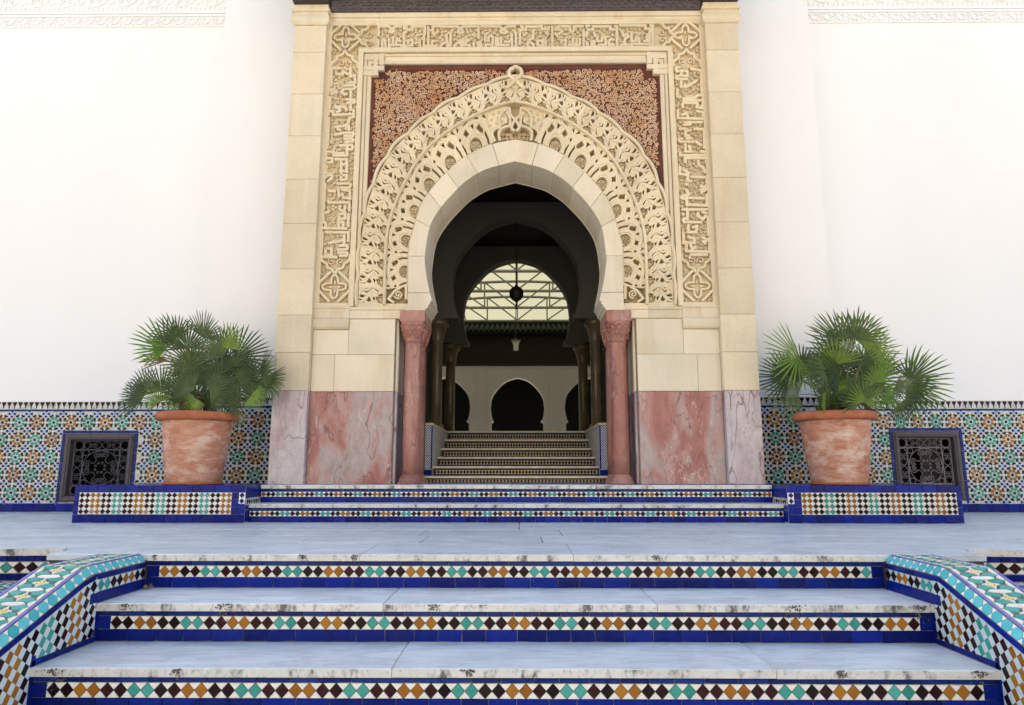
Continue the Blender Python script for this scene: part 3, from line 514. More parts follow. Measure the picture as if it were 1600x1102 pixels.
# ================================================================ stair parapets
KN = 3.722; SL = .372
def zdrop(Y): return 0.0 if Y >= KN else -SL*(KN-Y)
PY = [4.256, 4.1, 3.95, 3.82, 3.76, KN, 3.68, 3.6, 3.3, 3.0, 2.6, 2.2, 1.7]
def parapet(s, label):
    t = thing('stair_parapet', label, 'parapet', (s*2.36, 3.0, -1.18), 'tiled parapets beside the front steps')
    # body: inner face, bevel, top, outer face
    mm = MB(); prof = [(2.222, -1.18), (2.222, -.046), (2.256, -.004), (2.505, -.004), (2.53, -.03), (2.53, -1.18)]
    for i in range(len(PY)):
        for (x, z) in prof: mm.v.append((s*x, PY[i], z if z < -1 else z+zdrop(PY[i])))
    n = len(prof)
    for i in range(len(PY)-1):
        for j in range(n-1): mm.face((i*n+j, i*n+j+1, (i+1)*n+j+1, (i+1)*n+j))
    mm.face(tuple(range(n))); mm.face(tuple((len(PY)-1)*n+j for j in range(n)))
    mm.build('parapet_core', mk_g, t)
    # along-the-slope length parameter for the rows
    def walk(l):                                       # l metres from the head along the top -> Y, tangent
        flat = TN-KN
        if l <= flat: return TN-l, (0, -1, 0)
        d = (l-flat)/math.sqrt(1+SL*SL); q = math.sqrt(1+SL*SL); return KN-d, (0, -1/q, -SL/q)
    LMAX = 2.15
    def inner(l, b, h):                                # surface of the inner face: b = metres below the blue top edge
        Y, _ = walk(l); return (s*(2.222-h), Y, zdrop(Y)-.046-b)
    bl = math.hypot(.034, .042); ca, sa = .034/bl, .042/bl
    def bevel(l, b, h):                                # b runs 0..bl up the bevel
        Y, _ = walk(l); return (s*(2.222+ca*b-sa*h), Y, zdrop(Y)-.046+sa*b+ca*h)
    def top(l, b, h):                                  # b = metres from the bevel edge outwards
        Y, _ = walk(l); return (s*(2.256+b), Y, zdrop(Y)-.004+h)
    def one(name, pts, fr, mat, h=.006, b=.0012, label=None):
        m2 = MB(); m2.prism(pts, fr, -.001, h+random.uniform(0,.0007), b); return m2.build(name, mat, t)
    # turquoise hexagons with white between, on the bevel
    pit = .0655; white = MB(); hw = pit*.5; N = int(LMAX/pit)
    for i in range(N):
        c = (i+.5)*pit
        one('hexagon_tile', [(c-hw*.96, bl*.5), (c-hw*.52, bl*.95), (c+hw*.52, bl*.95), (c+hw*.96, bl*.5), (c+hw*.52, bl*.05), (c-hw*.52, bl*.05)], bevel, TURQ)
        for q in (1, -1):
            e = bl*.95 if q > 0 else bl*.05
            white.prism([(c+hw, bl*.5+q*.002), (c+hw-hw*.40, e), (c+hw+hw*.40, e)], bevel, -.001, .005, .0008)
    white.build('white_bevel_tiles', WHITEG, t, kind='stuff')
    # narrow blue border tiles below the bevel
    l = 0
    while l < LMAX:
        w = random.uniform(.085, .115); one('blue_border_tile', rect2(l+.001, l+w-.001, .002, .028), inner, BLUE); l += w
    # the violet lines and the star pattern on the top
    for b0, b1, nm in ((.002, .016, 'violet_border_tile'), (.228, .246, 'violet_border_tile')):
        l = 0
        while l < LMAX: one(nm, rect2(l+.0006, l+.118, b0, b1), top, PURPLEG, .006); l += .119
    pit = .128; mid = .122; N = int(LMAX/pit)
    wh = MB()
    for i in range(N):
        c = (i+.5)*pit; X = lambda k: c+k*pit
        one('white_hexagon_tile', [(X(-.5)-.014, mid-.04), (X(-.5), mid-.060), (X(-.5)+.014, mid-.04), (X(-.5)+.014, mid+.04), (X(-.5), mid+.060), (X(-.5)-.014, mid+.04)], top, WHITEG)
        one('yellow_tile', [(c-.020, mid), (c, mid-.020), (c+.020, mid), (c, mid+.020)], top, YELLOWG, .0065)
        for q in range(4):
            a = q*math.pi/2; f = lambda u, v: (c+u*math.cos(a)-v*math.sin(a), mid+u*math.sin(a)+v*math.cos(a))
            wh.prism([f(.022,0), f(.013,.013), f(.013+.002,.0135), f(.044,0), f(.015,-.0135), f(.013,-.013)], top, -.001, .006, .0006)
        for q in (1, -1):
            for w in (1, -1):
                one('teal_tile', [(X(w*.06), mid+q*.034), (X(w*.19), mid+q*.026), (X(w*.34), mid+q*.012), (X(w*.375), mid+q*.045), (X(w*.44), mid+q*.066), (X(w*.30), mid+q*.092), (X(w*.12), mid+q*.072)], top, TEAL)
            wh.prism([(X(-.30), mid+q*.101), (X(-.12), mid+q*.080), (X(.12), mid+q*.080), (X(.30), mid+q*.101)], top, -.001, .006, .0006)
            wh.prism([(X(-.5)-.018, mid+q*.084), (X(-.5), mid+q*.070), (X(-.5)+.018, mid+q*.084), (X(-.5)+.028, mid+q*.101), (X(-.5)-.028, mid+q*.101)], top, -.001, .006, .0006)
    wh.build('white_star_points', WHITEG, t, kind='stuff')
    # inner face: level head part has one row of diamonds over blue tiles
    cyc = ['D','D','O','O','M','M','T','T','D']; pd = (TN-KN)/9
    wf = MB()
    for i in range(9):
        c = (i+.5)*pd; kk = cyc[i]
        one('diamond_tile', [(c, .031), (c+pd*.48, .062), (c, .093), (c-pd*.48, .062)], inner, DM[kk])
        for q in (1, -1): wf.prism([(c+pd*.5, .062+q*.003), (c+pd*.08, .062+q*.030), (c+pd*.92, .062+q*.030)], inner, -.001, .0055, .0006)
    l = 0
    while l < TN-KN-.02:
        w = (TN-KN)/5; one('blue_tile', rect2(l+.001, l+w-.001, .096, .149), inner, BLUE); l += w
    # sloping part: checker of lozenges down to a blue base line above each tread
    def on(Y, Z, h): return (s*(2.222-h), Y, Z)
    def clip(poly, nx, nz, c):                              # keep nx*Y + nz*Z <= c
        out = []
        for q in range(len(poly)):
            p0, p1 = poly[q-1], poly[q]; d0, d1 = nx*p0[0]+nz*p0[1]-c, nx*p1[0]+nz*p1[1]-c
            if (d0 <= 0) != (d1 <= 0): t_ = d0/(d0-d1); out.append((p0[0]+(p1[0]-p0[0])*t_, p0[1]+(p1[1]-p0[1])*t_))
            if d1 <= 0: out.append(p1)
        return out
    va, vb = (-.0516, -.0192), (.0035, -.0597)
    for i in range(-2, 40):
        for j in range(-1, 14):
            for hf in (0, 1):
                cy = KN-.030+(i+hf*.5)*va[0]+(j+hf*.5)*vb[0]; cz = -.112-SL*.03+(i+hf*.5)*va[1]+(j+hf*.5)*vb[1]
                if cy < 1.9 or cy > KN+.06: continue
                k = max(1, math.ceil((TN+.03-cy)/TREAD-1e-6)); tread = -RISE*k; up = tread+RISE; y1 = TN-TREAD*(k-1)+.03
                g_ = .985
                pts = [(cy+va[0]*.5*g_, cz+va[1]*.5*g_), (cy+vb[0]*.5*g_, cz+vb[1]*.5*g_), (cy-va[0]*.5*g_, cz-va[1]*.5*g_), (cy-vb[0]*.5*g_, cz-vb[1]*.5*g_)]
                pts = clip(pts, -SL, 1, -SL*KN-.046-.031)                 # below the border
                pts = clip(pts, 0, -1, -(tread+.029)) if len(pts) > 2 else []
                if len(pts) > 2 and k > 1 and min(p[1] for p in pts) < up+.02: pts = clip(pts, 1, 0, y1-.030)
                if len(pts) > 2 and k == 1: pts = clip(pts, 1, 0, KN-.002); pts = clip(pts, 0, -1, -(tread+.004)) if len(pts) > 2 else []
                if len(pts) < 3 or abs(area(pts)) < 8e-5: continue
                if hf == 0:
                    kk = 'OOMMTTMM'[(i-1) % 8]; kk = random.choice('MMD') if kk == 'M' else kk
                    m2 = MB(); m2.prism(pts, on, -.001, .0062, .0012); m2.build('lozenge_tile', DM[kk], t)
                else: wf.prism(pts, on, -.001, .0058, .0010)
    wf.build('white_side_tiles', PALEG, t, kind='stuff')
    for k in range(1, 5):                              # base line tiles along every tread and up every riser
        y1, y0 = TN-TREAD*(k-1)+.03, TN-TREAD*k+.0; z = -RISE*k
        y1 = min(y1, KN) if k == 1 else y1
        if k > 1:
            y = y0
            while y < y1-.02:
                w = min(.085, y1-y); m2 = MB(); m2.prism(rect2(y+.001, y+w-.001, z+.002, z+.026), on, -.001, .007, .0012); m2.build('blue_base_tile', BLUE, t); y += w
            zz = z+.03
            while zz < z+RISE+.02:
                m2 = MB(); m2.prism(rect2(y1-.026, y1-.002, zz, zz+.07), on, -.001, .007, .0012); m2.build('blue_base_tile', BLUE, t); zz += .072
mk_g = mk_grout('parapet_grout', (.20,.19,.18))
parapet(-1, 'tile-covered parapet down the left edge of the front steps')
parapet(1, 'tile-covered parapet down the right edge of the front steps')

# ================================================================ curved side steps beyond the parapets
def side_step(s, label):
    t = thing('curved_side_step', label, 'step', (s*3.6, 4.4, -.2), 'curved side steps')
    fy = lambda X: 4.425-.055*(max(0, X-2.5)/.9)**1.5 if X < 3.9 else 4.425-.055*((1.4)/.9)**1.5-.1*(X-3.9)
    xs = [2.832+.1*i for i in range(45)]
    def fr(a, b, h):                                    # a = X, b = Z, h towards viewer
        return (s*a, fy(a)+.03-h, b)
    mm = MB(); n = len(xs)
    bk = lambda X: fy(X)+.19*min(1, max(.12, ((X-2.832)/.16)**.5 if X > 2.832 else .12))
    xs = [2.832, 2.85, 2.88, 2.92, 2.98]+xs[2:]; n = len(xs)
    for X in xs: mm.v += [(s*X, fy(X)-.0, .014), (s*X, bk(X), .014), (s*X, fy(X), -.026), (s*X, bk(X), -.026)]
    fl = MB(); fl.prism([(s*X, fy(X)+.02) for X in xs]+[(s*xs[-1], 4.9035), (s*2.834, 4.9035)], FLAT(-.03), 0, .03, .002); fl.build('paving_slab', MARBLE, ter)
    for i in range(n-1):
        a, b = 4*i, 4*i+4; mm.face((a, b, b+1, a+1)); mm.face((a, b, b+2, a+2)); mm.face((a+2, b+2, b+3, a+3)); mm.face((a+1, b+1, b+3, a+3))
    mm.face((0,1,3,2)); mm.build('nosing_slab', MARBLE_E, t)
    mm = MB()
    for i in range(n-1): mm.quad(fr(xs[i], -.6, 0), fr(xs[i+1], -.6, 0), fr(xs[i+1], -.026, 0), fr(xs[i], -.026, 0))
    mm.build('riser_core', GROUT, t)
    def one(nm, pts, mat):
        m2 = MB(); m2.prism(pts, fr, -.001, .008, .0015); m2.build(nm, mat, t)
    X = 2.5; wf = MB()
    while X < 4.6:
        w = random.uniform(.045,.06); one('thin_blue_tile', rect2(X+.001, X+w-.001, -.064, -.032), BLUE); X += w
    for i in range(27):
        c = 2.56+.0775*i; kk = ['D','M','T','T'][(i+2) % 4]; kk = 'T' if kk == 'T' else random.choice('MD')
        one('diamond_tile', [(c, -.068), (c+.036, -.101), (c, -.134), (c-.036, -.101)], DM[kk])
        for q in (1, -1): wf.prism([(c+.0387, -.101+q*.003), (c+.005, -.101+q*.032), (c+.0725, -.101+q*.032)], fr, -.001, .0075, .001)
    wf.build('white_tile_field', WHITEG, t, kind='stuff')
    X = 2.5
    while X < 4.6: one('blue_tile', rect2(X+.001, X+.073, -.178, -.138), BLUE); X += .074
    # small mosaic tread below
    mats = [TEAL, PURPLEG, WHITEG, SKYG, BLUE, GREENG]; ms = MB(); x = 2.535
    while x < 4.6:
        y = 3.4
        while y < fy(x)+.02:
            ms.mi = random.choice((0,0,1,2,2,3,4,5)); q = random.uniform(.018,.03)
            ms.prism([(s*(x+.004), y+q*.5), (s*(x+.02), y+.001), (s*(x+.04), y+q*.5), (s*(x+.02), y+q-.001)], FLAT(-.190), 0, .006, .001); y += q
        x += .043
    ms.mi = 0; ms.build('mosaic_tread', mats, t, kind='stuff')
    mm = MB(); mm.box(min(s*2.531, s*9), max(s*2.531, s*9), 1.8, 4.5, -1.18, -.189); mm.build('step_core', mk_g, t)
side_step(-1, 'curved tiled step with marble edge left of the left parapet')
side_step(1, 'curved tiled step with marble edge right of the right parapet')

# ================================================================ two steps up to the gateway
es = thing('entrance_steps', 'two low marble steps with blue tiled risers in front of the gateway', 'steps', (0, 6.9, 0))
for k, (yn, zt, zb, hw) in enumerate(((6.80, .177, 0.0, 2.605), (7.075, .352, .177, 2.60))):
    st = part_empty('step', es)
    nosing(st, -hw, hw, yn, (7.13 if k == 0 else 7.95), zt, .038, 2.2)
    riser(st, -hw, hw, yn+.022, zt, zb, False, .0495, start=3*k, thin_w=.085, low_w=.125, slab_t=.038, fr=(.028,.050,.058), margin=.0)
    mm = MB(); mm.box(-hw, hw, yn+.053, 8.3, 0, zt-.040); mm.build('step_core', GROUT_D, st)

# ================================================================ pedestals under the pots
def pedestal(s, label):
    t = thing('tiled_pedestal', label, 'pedestal', (s*3.44, 7.3, 0), 'tiled pedestals beside the entrance steps')
    X0, X1, Y0, Y1, ZT = 2.61, 4.272, 6.71, 7.93, .356
    mm = MB(); mm.box(min(s*X0, s*X1), max(s*X0, s*X1), Y0+.008, Y1, 0, ZT-.006); mm.build('pedestal_core', GROUT, t)
    def q(nm, a0, a1, z0, z1, mat=BLUE):
        w, h = abs(a1-a0)-.003, z1-z0-.003
        me = tile_mesh('ped_%d_%d' % (round(w*1000), round(h*1000)), rect(w, h), mat, .009, .0018); face_tile(nm, me, t, s*(a0+a1)/2, (z0+z1)/2, Y0+.009)
    for z0, z1 in ((.288, ZT), (0.002, .080)):
        x = X0
        while x < X1-.01:
            w = random.choice((.09, .125, .13, .135, .142, .15)); w = w if X1-(x+w) > .07 else X1-x
            q('blue_tile', x, x+w, z0, z1); x += w
    for z0, z1 in ((.080, .150), (.150, .220), (.220, .288)): q('blue_tile', X0+.062, X0+.13, z0, z1); q('blue_tile', X1-.048, X1, z0, z1)
    q('blue_tile', X0, X0+.062, .08, .18); q('white_tile', X0, X0+.062, .18, .288, WHITEG)
    m2 = MB(); cx = X0+.031
    for z in (.207, .262):
        m2.prism([(s*cx+a, z+b) for a, b in dia(.05, .054)], FACE(Y0), .0, .0022, .0004)
    m2.build('blue_motif', BLUE, t)
    # panel of diamonds
    mats = list(DM.values())+[WHITEG, GROUT_CHIP]; m3 = MB(); fc = FACE(Y0+.009); p = .0515; xa, xb = X0+.132, X1-.050; n = int((xb-xa)/p)
    p = (xb-xa)/n; zc0 = .082; pz = .2055/4
    for i in range(n):
        for j in range(4):
            kk = SEQ[(i+2) % 8]; kk = random.choice('MMD') if kk in 'MD' else kk
            m3.mi = list(DM).index(kk) if random.random() > .02 else 5
            cx, cz = s*(xa+(i+.5)*p), zc0+(j+.5)*pz
            m3.prism([(cx+a, cz+b) for a, b in dia(p*.96, pz*.96)], fc, 0, .008+random.uniform(0,.0012), .0013)
    m3.mi = 4
    for i in range(n+1):
        for j in range(5):
            cx, cz = xa+i*p, zc0+j*pz; d = dia(p*.96, pz*.96)
            pts = [(max(xa, min(xb, cx+a)), max(zc0, min(zc0+4*pz, cz+b))) for a, b in d]
            uniq = []
            for k_ in pts:
                if k_ not in uniq: uniq.append(k_)
            if len(uniq) > 2 and abs(area(uniq)) > 1e-5: m3.prism([(s*a, b) for a, b in uniq], fc, 0, .0075+random.uniform(0,.001), .0012)
    m3.mi = 0; m3.build('diamond_tile_panel', mats, t, kind='stuff')
    # top and inner side
    y = Y0
    while y < Y1-.01:
        y1 = min(Y1, y+.155); x = X0
        while x < X1-.01:
            x1 = min(X1, x+.151); m4 = MB(); a, b = sorted((s*x, s*x1)); m4.prism(rect2(a+.0015, b-.0015, y+.0015, y1-.0015), FLAT(ZT-.008), 0, .008+random.uniform(0,.0006), .0015); m4.build('top_tile', BLUE, t); x = x1
        y = y1
    def side(a, b, h): return (s*(X0-h+.002), a, b)
    m5 = MB(); y = Y0+.01
    while y < 7.08:
        for z0, z1 in ((.01,.12),(.125,.165),(.235,.35)): m5.prism(rect2(y+.0015, y+.088, z0, z1), side, 0, .004, .001)
        y += .09
    m5.build('side_tiles', BLUE, t, kind='stuff')
    m6 = MB()
    for i in range(7):
        m6.mi = (0,1,2,3)[i % 4]; c = Y0+.07+i*.045; m6.prism([(c, .172), (c+.02, .20), (c, .228), (c-.02, .20)], side, 0, .005, .001)
        m6.mi = 4; 
        for q_ in (1,-1): m6.prism([(c+.0225, .2+q_*.003), (c+.004, .2+q_*.03), (c+.041, .2+q_*.03)], side, 0, .0045, .001)
    m6.mi = 0; m6.build('side_diamonds', list(DM.values())+[WHITEG], t, kind='stuff')
GROUT_CHIP = mk_grout('bare_clay', (.46,.30,.2))
pedestal(-1, 'blue tiled pedestal with diamond panel under the left palm pot')
pedestal(1, 'blue tiled pedestal with diamond panel under the right palm pot')

# ================================================================ pots and palms
def pot(X, label, seed):
    Y = 7.10; z = .357
    t = thing('terracotta_pot', label, 'pot', (X, Y, z), 'terracotta pots beside the gateway')
    rnd = random.Random(seed); ph = rnd.uniform(0, 6)
    wob = lambda a, z_: .006*math.sin(2*a+ph)+.003*math.sin(5*a+2*ph)
    m_ = MB(); m_.lathe([(.262,.022),(.264,.03),(.268,.05),(.302,.30),(.331,.55),(.340,.625),(.345,.64),(.34,.66)], (X, Y, z), 48, wob); m_.build('pot_body', TERRA, t, True)
    m_ = MB(); m_.lathe([(.335,.636),(.350,.638),(.382,.644),(.402,.662),(.406,.688),(.400,.711),(.384,.727),(.36,.732),(.34,.722),(.332,.70),(.332,.66)], (X, Y, z), 48, wob); m_.build('pot_rim', TERRA_RIM, t, True)
    m_ = MB(); m_.lathe([(.275,.001),(.284,.006),(.286,.018),(.280,.022),(.268,.0235)], (X, Y, z), 40); m_.build('saucer', TERRA_RIM, t, True)
    m_ = MB(); m_.lathe([(.331,.655),(.325,.668),(.2,.685),(.01,.69)], (X, Y, z), 32); m_.build('soil', SOIL, t, True)
pot(-3.305, 'weathered terracotta pot on the left pedestal', 3)
pot(3.295, 'weathered terracotta pot on the right pedestal', 8)

def frond(parent, base, hub, tip, spread, mat, rnd, dead=False):
    hub, tip, base = Vector(hub), Vector(tip), Vector(base)
    d = (tip-hub); L = d.length*1.24; d.normalize()
    nrm = Vector((rnd.uniform(-.40,.40), -1, rnd.uniform(-.2,.45))); nrm = (nrm-d*nrm.dot(d)).normalized(); sd = d.cross(nrm).normalized()
    m_ = MB(); n = 21 if spread > 60 else 6; sp = R(spread*1.25)
    cup = rnd.uniform(.05,.22)
    for i in range(n):
        a = -sp/2+sp*i/(n-1)+rnd.uniform(-.02,.02); ll = L*(.80+.22*math.cos(a*.75))*rnd.uniform(.9,1.06)
        e = d*math.cos(a)+sd*math.sin(a)
        e = (e+nrm*cup*abs(math.sin(a))*.6).normalized()
        w = sd*math.cos(a)-d*math.sin(a); hw = .0080*min(1.25, max(.75, L/.30))
        droop = Vector((0,0,-1))*ll*rnd.uniform(.0,.06)*(1.8 if dead else 1)
        f = nrm*hw*.55*(1 if i % 2 else .6)
        p0 = hub; p1 = hub+e*ll*.36; p2 = hub+e*ll*.80+droop*.4; p3 = hub+e*ll+droop
        k = len(m_.v)
        for q in (p0, p1+w*hw, p1+f, p1-w*hw, p2+w*hw*.80, p2+f*.6, p2-w*hw*.80, p3): m_.v.append(tuple(q))
        for t_ in ((0,1,2),(0,2,3)): m_.face(tuple(k+x for x in t_))
        for t_ in ((1,4,5,2),(2,5,6,3)): m_.face(tuple(k+x for x in t_))
        for t_ in ((4,7,5),(5,7,6)): m_.face(tuple(k+x for x in t_))
    m_.mi = 1
    mid = (base+hub)/2+Vector((0,0,.05))+(hub-base)*.0
    pts = [base, base*.6+mid*.4+Vector((0,0,.02)), mid*.5+hub*.5+Vector((0,0,.015)), hub]
    m_.tube([tuple(p) for p in pts], .009, 5, .004)
    m_.mi = 0
    return m_.build('frond', [mat, PETIOLE], parent)
def palm(X, data, label, seed):
    rnd = random.Random(seed); Y = 7.10; z0 = 1.04
    t = thing('fan_palm', label, 'palm', (X, Y, z0), 'potted fan palms')
    stems = []
    for k in range(5):
        sx, sy = X+rnd.uniform(-.16,.16), Y+rnd.uniform(-.14,.12); h = rnd.uniform(.10,.24)
        m_ = MB(); m_.lathe([(.05,-.03),(.06,.03),(.052,h*.5),(.055,h*.85),(.03,h)], (sx, sy, z0), 10, lambda a, z_: .12*math.sin(5*a+z_*60)); m_.build('stem', FIBRE, t, True); stems.append((sx, sy, z0+h))
    for k, (hx, hz, tx, tz, sp) in enumerate(data):
        bx, by, bz = min(stems, key=lambda q: (q[0]-hx)**2+.3*(q[2]-hz)**2)
        low = max(0, (1.75-hz)); dy = -.10-.32*low+rnd.uniform(-.12,.12) if abs(hx-X) < .35 else rnd.uniform(-.16,.16)
        dead = sp < 50; fresh = (not dead) and rnd.random() < .36
        hub = (hx, Y+dy, hz); tip = (tx, Y+dy+rnd.uniform(-.14,.08), tz)
        frond(t, (bx, by, bz-.05), hub, tip, sp, DEAD if dead else (LEAF_Y if fresh else LEAF), rnd, dead)
    for k in range(10):                                  # short young fans low in front
        a = rnd.uniform(-1.25, 1.25); rr = rnd.uniform(.05,.40); hx = X+math.sin(a)*rr*1.05; hz = 1.15+rnd.uniform(.0,.26)*(1-abs(a)*.4); hy = Y-rnd.uniform(.06,.24)
        L = rnd.uniform(.15,.24); b = min(stems, key=lambda q: abs(q[0]-hx))
        frond(t, (b[0], b[1], b[2]-.06), (hx, hy, hz), (hx+math.sin(a)*L, hy-rnd.uniform(0,.1), hz+math.cos(a)*L*rnd.uniform(.2,.9)), rnd.uniform(130,170), LEAF_Y if rnd.random() < .4 else LEAF, rnd)
    for k in range(15):                                  # the back and middle of the crown
        a = rnd.uniform(-1.5, 1.5); rr = rnd.uniform(.10,.46); hx = X+math.sin(a)*rr*1.15; hz = 1.36+rnd.uniform(-.12,.12)+math.cos(a)*rr*.72; hy = Y+rnd.uniform(-.02,.28)
        L = rnd.uniform(.22,.30); b = rnd.choice(stems)
        frond(t, (b[0], b[1], b[2]-.05), (hx, hy, hz), (hx+math.sin(a)*L, hy+rnd.uniform(-.12,.14), hz+math.cos(a)*L*.8), rnd.uniform(130,170), LEAF, rnd)
palm(-3.305, PALM_WEST, 'rounded fan palm in the left terracotta pot', 21)
palm(3.295, PALM_EAST, 'fan palm with fronds arching right in the right terracotta pot', 34)

# ================================================================ white walls with mosaic dado and grilled windows
PITCH = .2128
def zellige_meshes():
    out = {}
    p = PITCH
    for key, mat in (('ochre_rosette', OCHRE), ('green_rosette', GREENG)):
        m_ = MB(); m_.mi = 2; m_.prism([(.375*p*math.cos(k*math.pi/8+.196), .375*p*math.sin(k*math.pi/8+.196)) for k in range(16)], LOCAL, 0, .0035, .001)
        m_.mi = 1; m_.prism([(.088*p*math.cos(k*math.pi/4+.39), .088*p*math.sin(k*math.pi/4+.39)) for k in range(8)], LOCAL, .002, .0065, .001)
        m_.mi = 0
        for k in range(8):
            a = k*math.pi/4+math.pi/8; f = lambda r, w: (p*(r*math.cos(a)-w*math.sin(a)), p*(r*math.sin(a)+w*math.cos(a)))
            m_.prism([f(.115,0), f(.19,-.066), f(.27,-.092), f(.33,-.060), f(.345,0), f(.33,.060), f(.27,.092), f(.19,.066)], LOCAL, .002, .0065, .001)
        out[key] = m_.mesh(key, [mat, BLACKG, PALEG])
    m_ = MB(); m_.mi = 0; m_.prism([(.085*p*math.cos(k*math.pi/4+.39), .085*p*math.sin(k*math.pi/4+.39)) for k in range(8)], LOCAL, 0, .006, .001)
    for k in range(4):
        a = k*math.pi/2; f = lambda r, w: (p*(r*math.cos(a)-w*math.sin(a)), p*(r*math.sin(a)+w*math.cos(a)))
        m_.mi = 1; m_.prism([f(.092,0), f(.12,-.068), f(.195,-.072), f(.225,0), f(.195,.072), f(.12,.068)], LOCAL, 0, .006, .001)
        m_.mi = 2; m_.prism([f(.225,0), f(.25,-.05), f(.29,-.055), f(.395,0), f(.29,.055), f(.25,.05)], LOCAL, 0, .0055, .001)
        a += math.pi/4; m_.mi = 3; m_.prism([f(.135,0), f(.195,-.06), f(.255,0), f(.195,.06)], LOCAL, 0, .0058, .001)
    out['blue_star'] = m_.mesh('blue_star', [SKYG, BLUE, PALEG, WHITEG]); return out
ZM = zellige_meshes()
def dado(parent, X0, X1, Y, xa, par, hole=None, zb=0.0):
    """mosaic dado between X0 and X1 on the plane Y; returns the part"""
    d = part_empty('tile_dado', parent)
    def free(x, z, r):
        if x-r < X0 or x+r > X1: return False
        return not (hole and hole[0]-r < x < hole[1]+r and hole[2]-r < z < hole[3]+r)
    z0, z1, p = .110, 1.216, PITCH
    # base sheet (round the window)
    bs = MB(); xs = [X0, X1] if not hole else [X0, hole[0], hole[1], X1]
    for i in range(len(xs)-1):
        if hole and i == 1: bs.box(xs[1], xs[2], Y-.006, Y, zb, hole[2]); bs.box(xs[1], xs[2], Y-.006, Y, hole[3], 1.34)
        else: bs.box(xs[i], xs[i+1], Y-.006, Y, zb, 1.34)
    bs.build('bedding', ZBASE, d)
    st = MB(); mats = [BLACKG, WHITEG, MAROON]
    i0 = int((X0-xa)/p)-1; i1 = int((X1-xa)/p)+1
    for i in range(i0, i1+1):
        for r in range(-1, 6):
            x, z = xa+i*p, 1.082-r*p
            if 0 <= r < 5 and free(x, z, .07): face_tile('rosette', ZM['ochre_rosette' if (i+r+par) % 2 == 0 else 'green_rosette'], d, x, z, Y-.0062)
            if free(x+p/2, z-p/2, .045) and z-p/2 > .10: face_tile('blue_star', ZM['blue_star'], d, x+p/2, z-p/2, Y-.0062)
            for ex, ez, vert in ((x+p/2, z, True), (x, z-p/2, False)):
                if not (z0+.01 < ez < z1-.005): continue
                if free(ex, ez, .012): st.mi = 1; st.prism([(ex+.05*p*math.cos(k*math.pi/2), ez+.05*p*math.sin(k*math.pi/2)) for k in range(4)], FACE(Y-.0062), 0, .0055, .001)
                for a in (1,-1):
                    for b in (1,-1):
                        q = [(.04,.09),(.11,.045),(.20,.12),(.21,.255),(.095,.27),(.085,.165)]
                        pts = [((ex+a*u*p, ez+b*v*p) if vert else (ex+a*v*p, ez+b*u*p)) for u, v in q]
                        cx = sum(k[0] for k in pts)/6; cz = sum(k[1] for k in pts)/6
                        if free(cx, cz, .018) and z0+.012 < cz < z1-.012: st.mi = random.choice((0,0,2)); st.prism(pts, FACE(Y-.0062), 0, .0058, .001)
    st.mi = 0; st.build('dark_and_white_chips', mats, d, kind='stuff')
    # blue borders
    for za, zb_, w, nm in ((1.218, 1.244, .13, 'blue_border_tile'), (.004, .106, .125, 'blue_base_tile')):
        if zb_ < zb: continue
        x = X0
        while x < X1-.02:
            q = min(w*random.uniform(.9,1.1), X1-x)
            if not (hole and nm == 'blue_base_tile' and hole[2] < .1 and hole[0] < x < hole[1]):
                me = tile_mesh('bd_%d_%d' % (round(q*100), round((zb_-za)*1000)), rect(round(q,2)-.003, zb_-za-.002), BLUE if nm == 'blue_base_tile' else BLUE_THIN, .008, .0015); face_tile(nm, me, d, x+q/2, (za+zb_)/2, Y-.006)
            x += q
    # frieze of dark clubs on cream
    t = MB(); x = X0+.034; cr = MB()
    while x < X1-.03:
        t.mi = random.choice((0,0,1)); y0 = 1.334
        t.prism([(x-.0245, y0), (x+.0245, y0), (x+.0235, y0-.018), (x+.006, y0-.05), (x+.0045, y0-.08), (x-.0045, y0-.08), (x-.006, y0-.05), (x-.0235, y0-.018)], FACE(Y-.0062), 0, .005, .001)
        x += .0685
    t.mi = 0; t.build('club_frieze', [BLACKG, MAROON], d, kind='stuff')
    return d
ZBASE = mk_grout('pale_bedding', (.70,.69,.62))

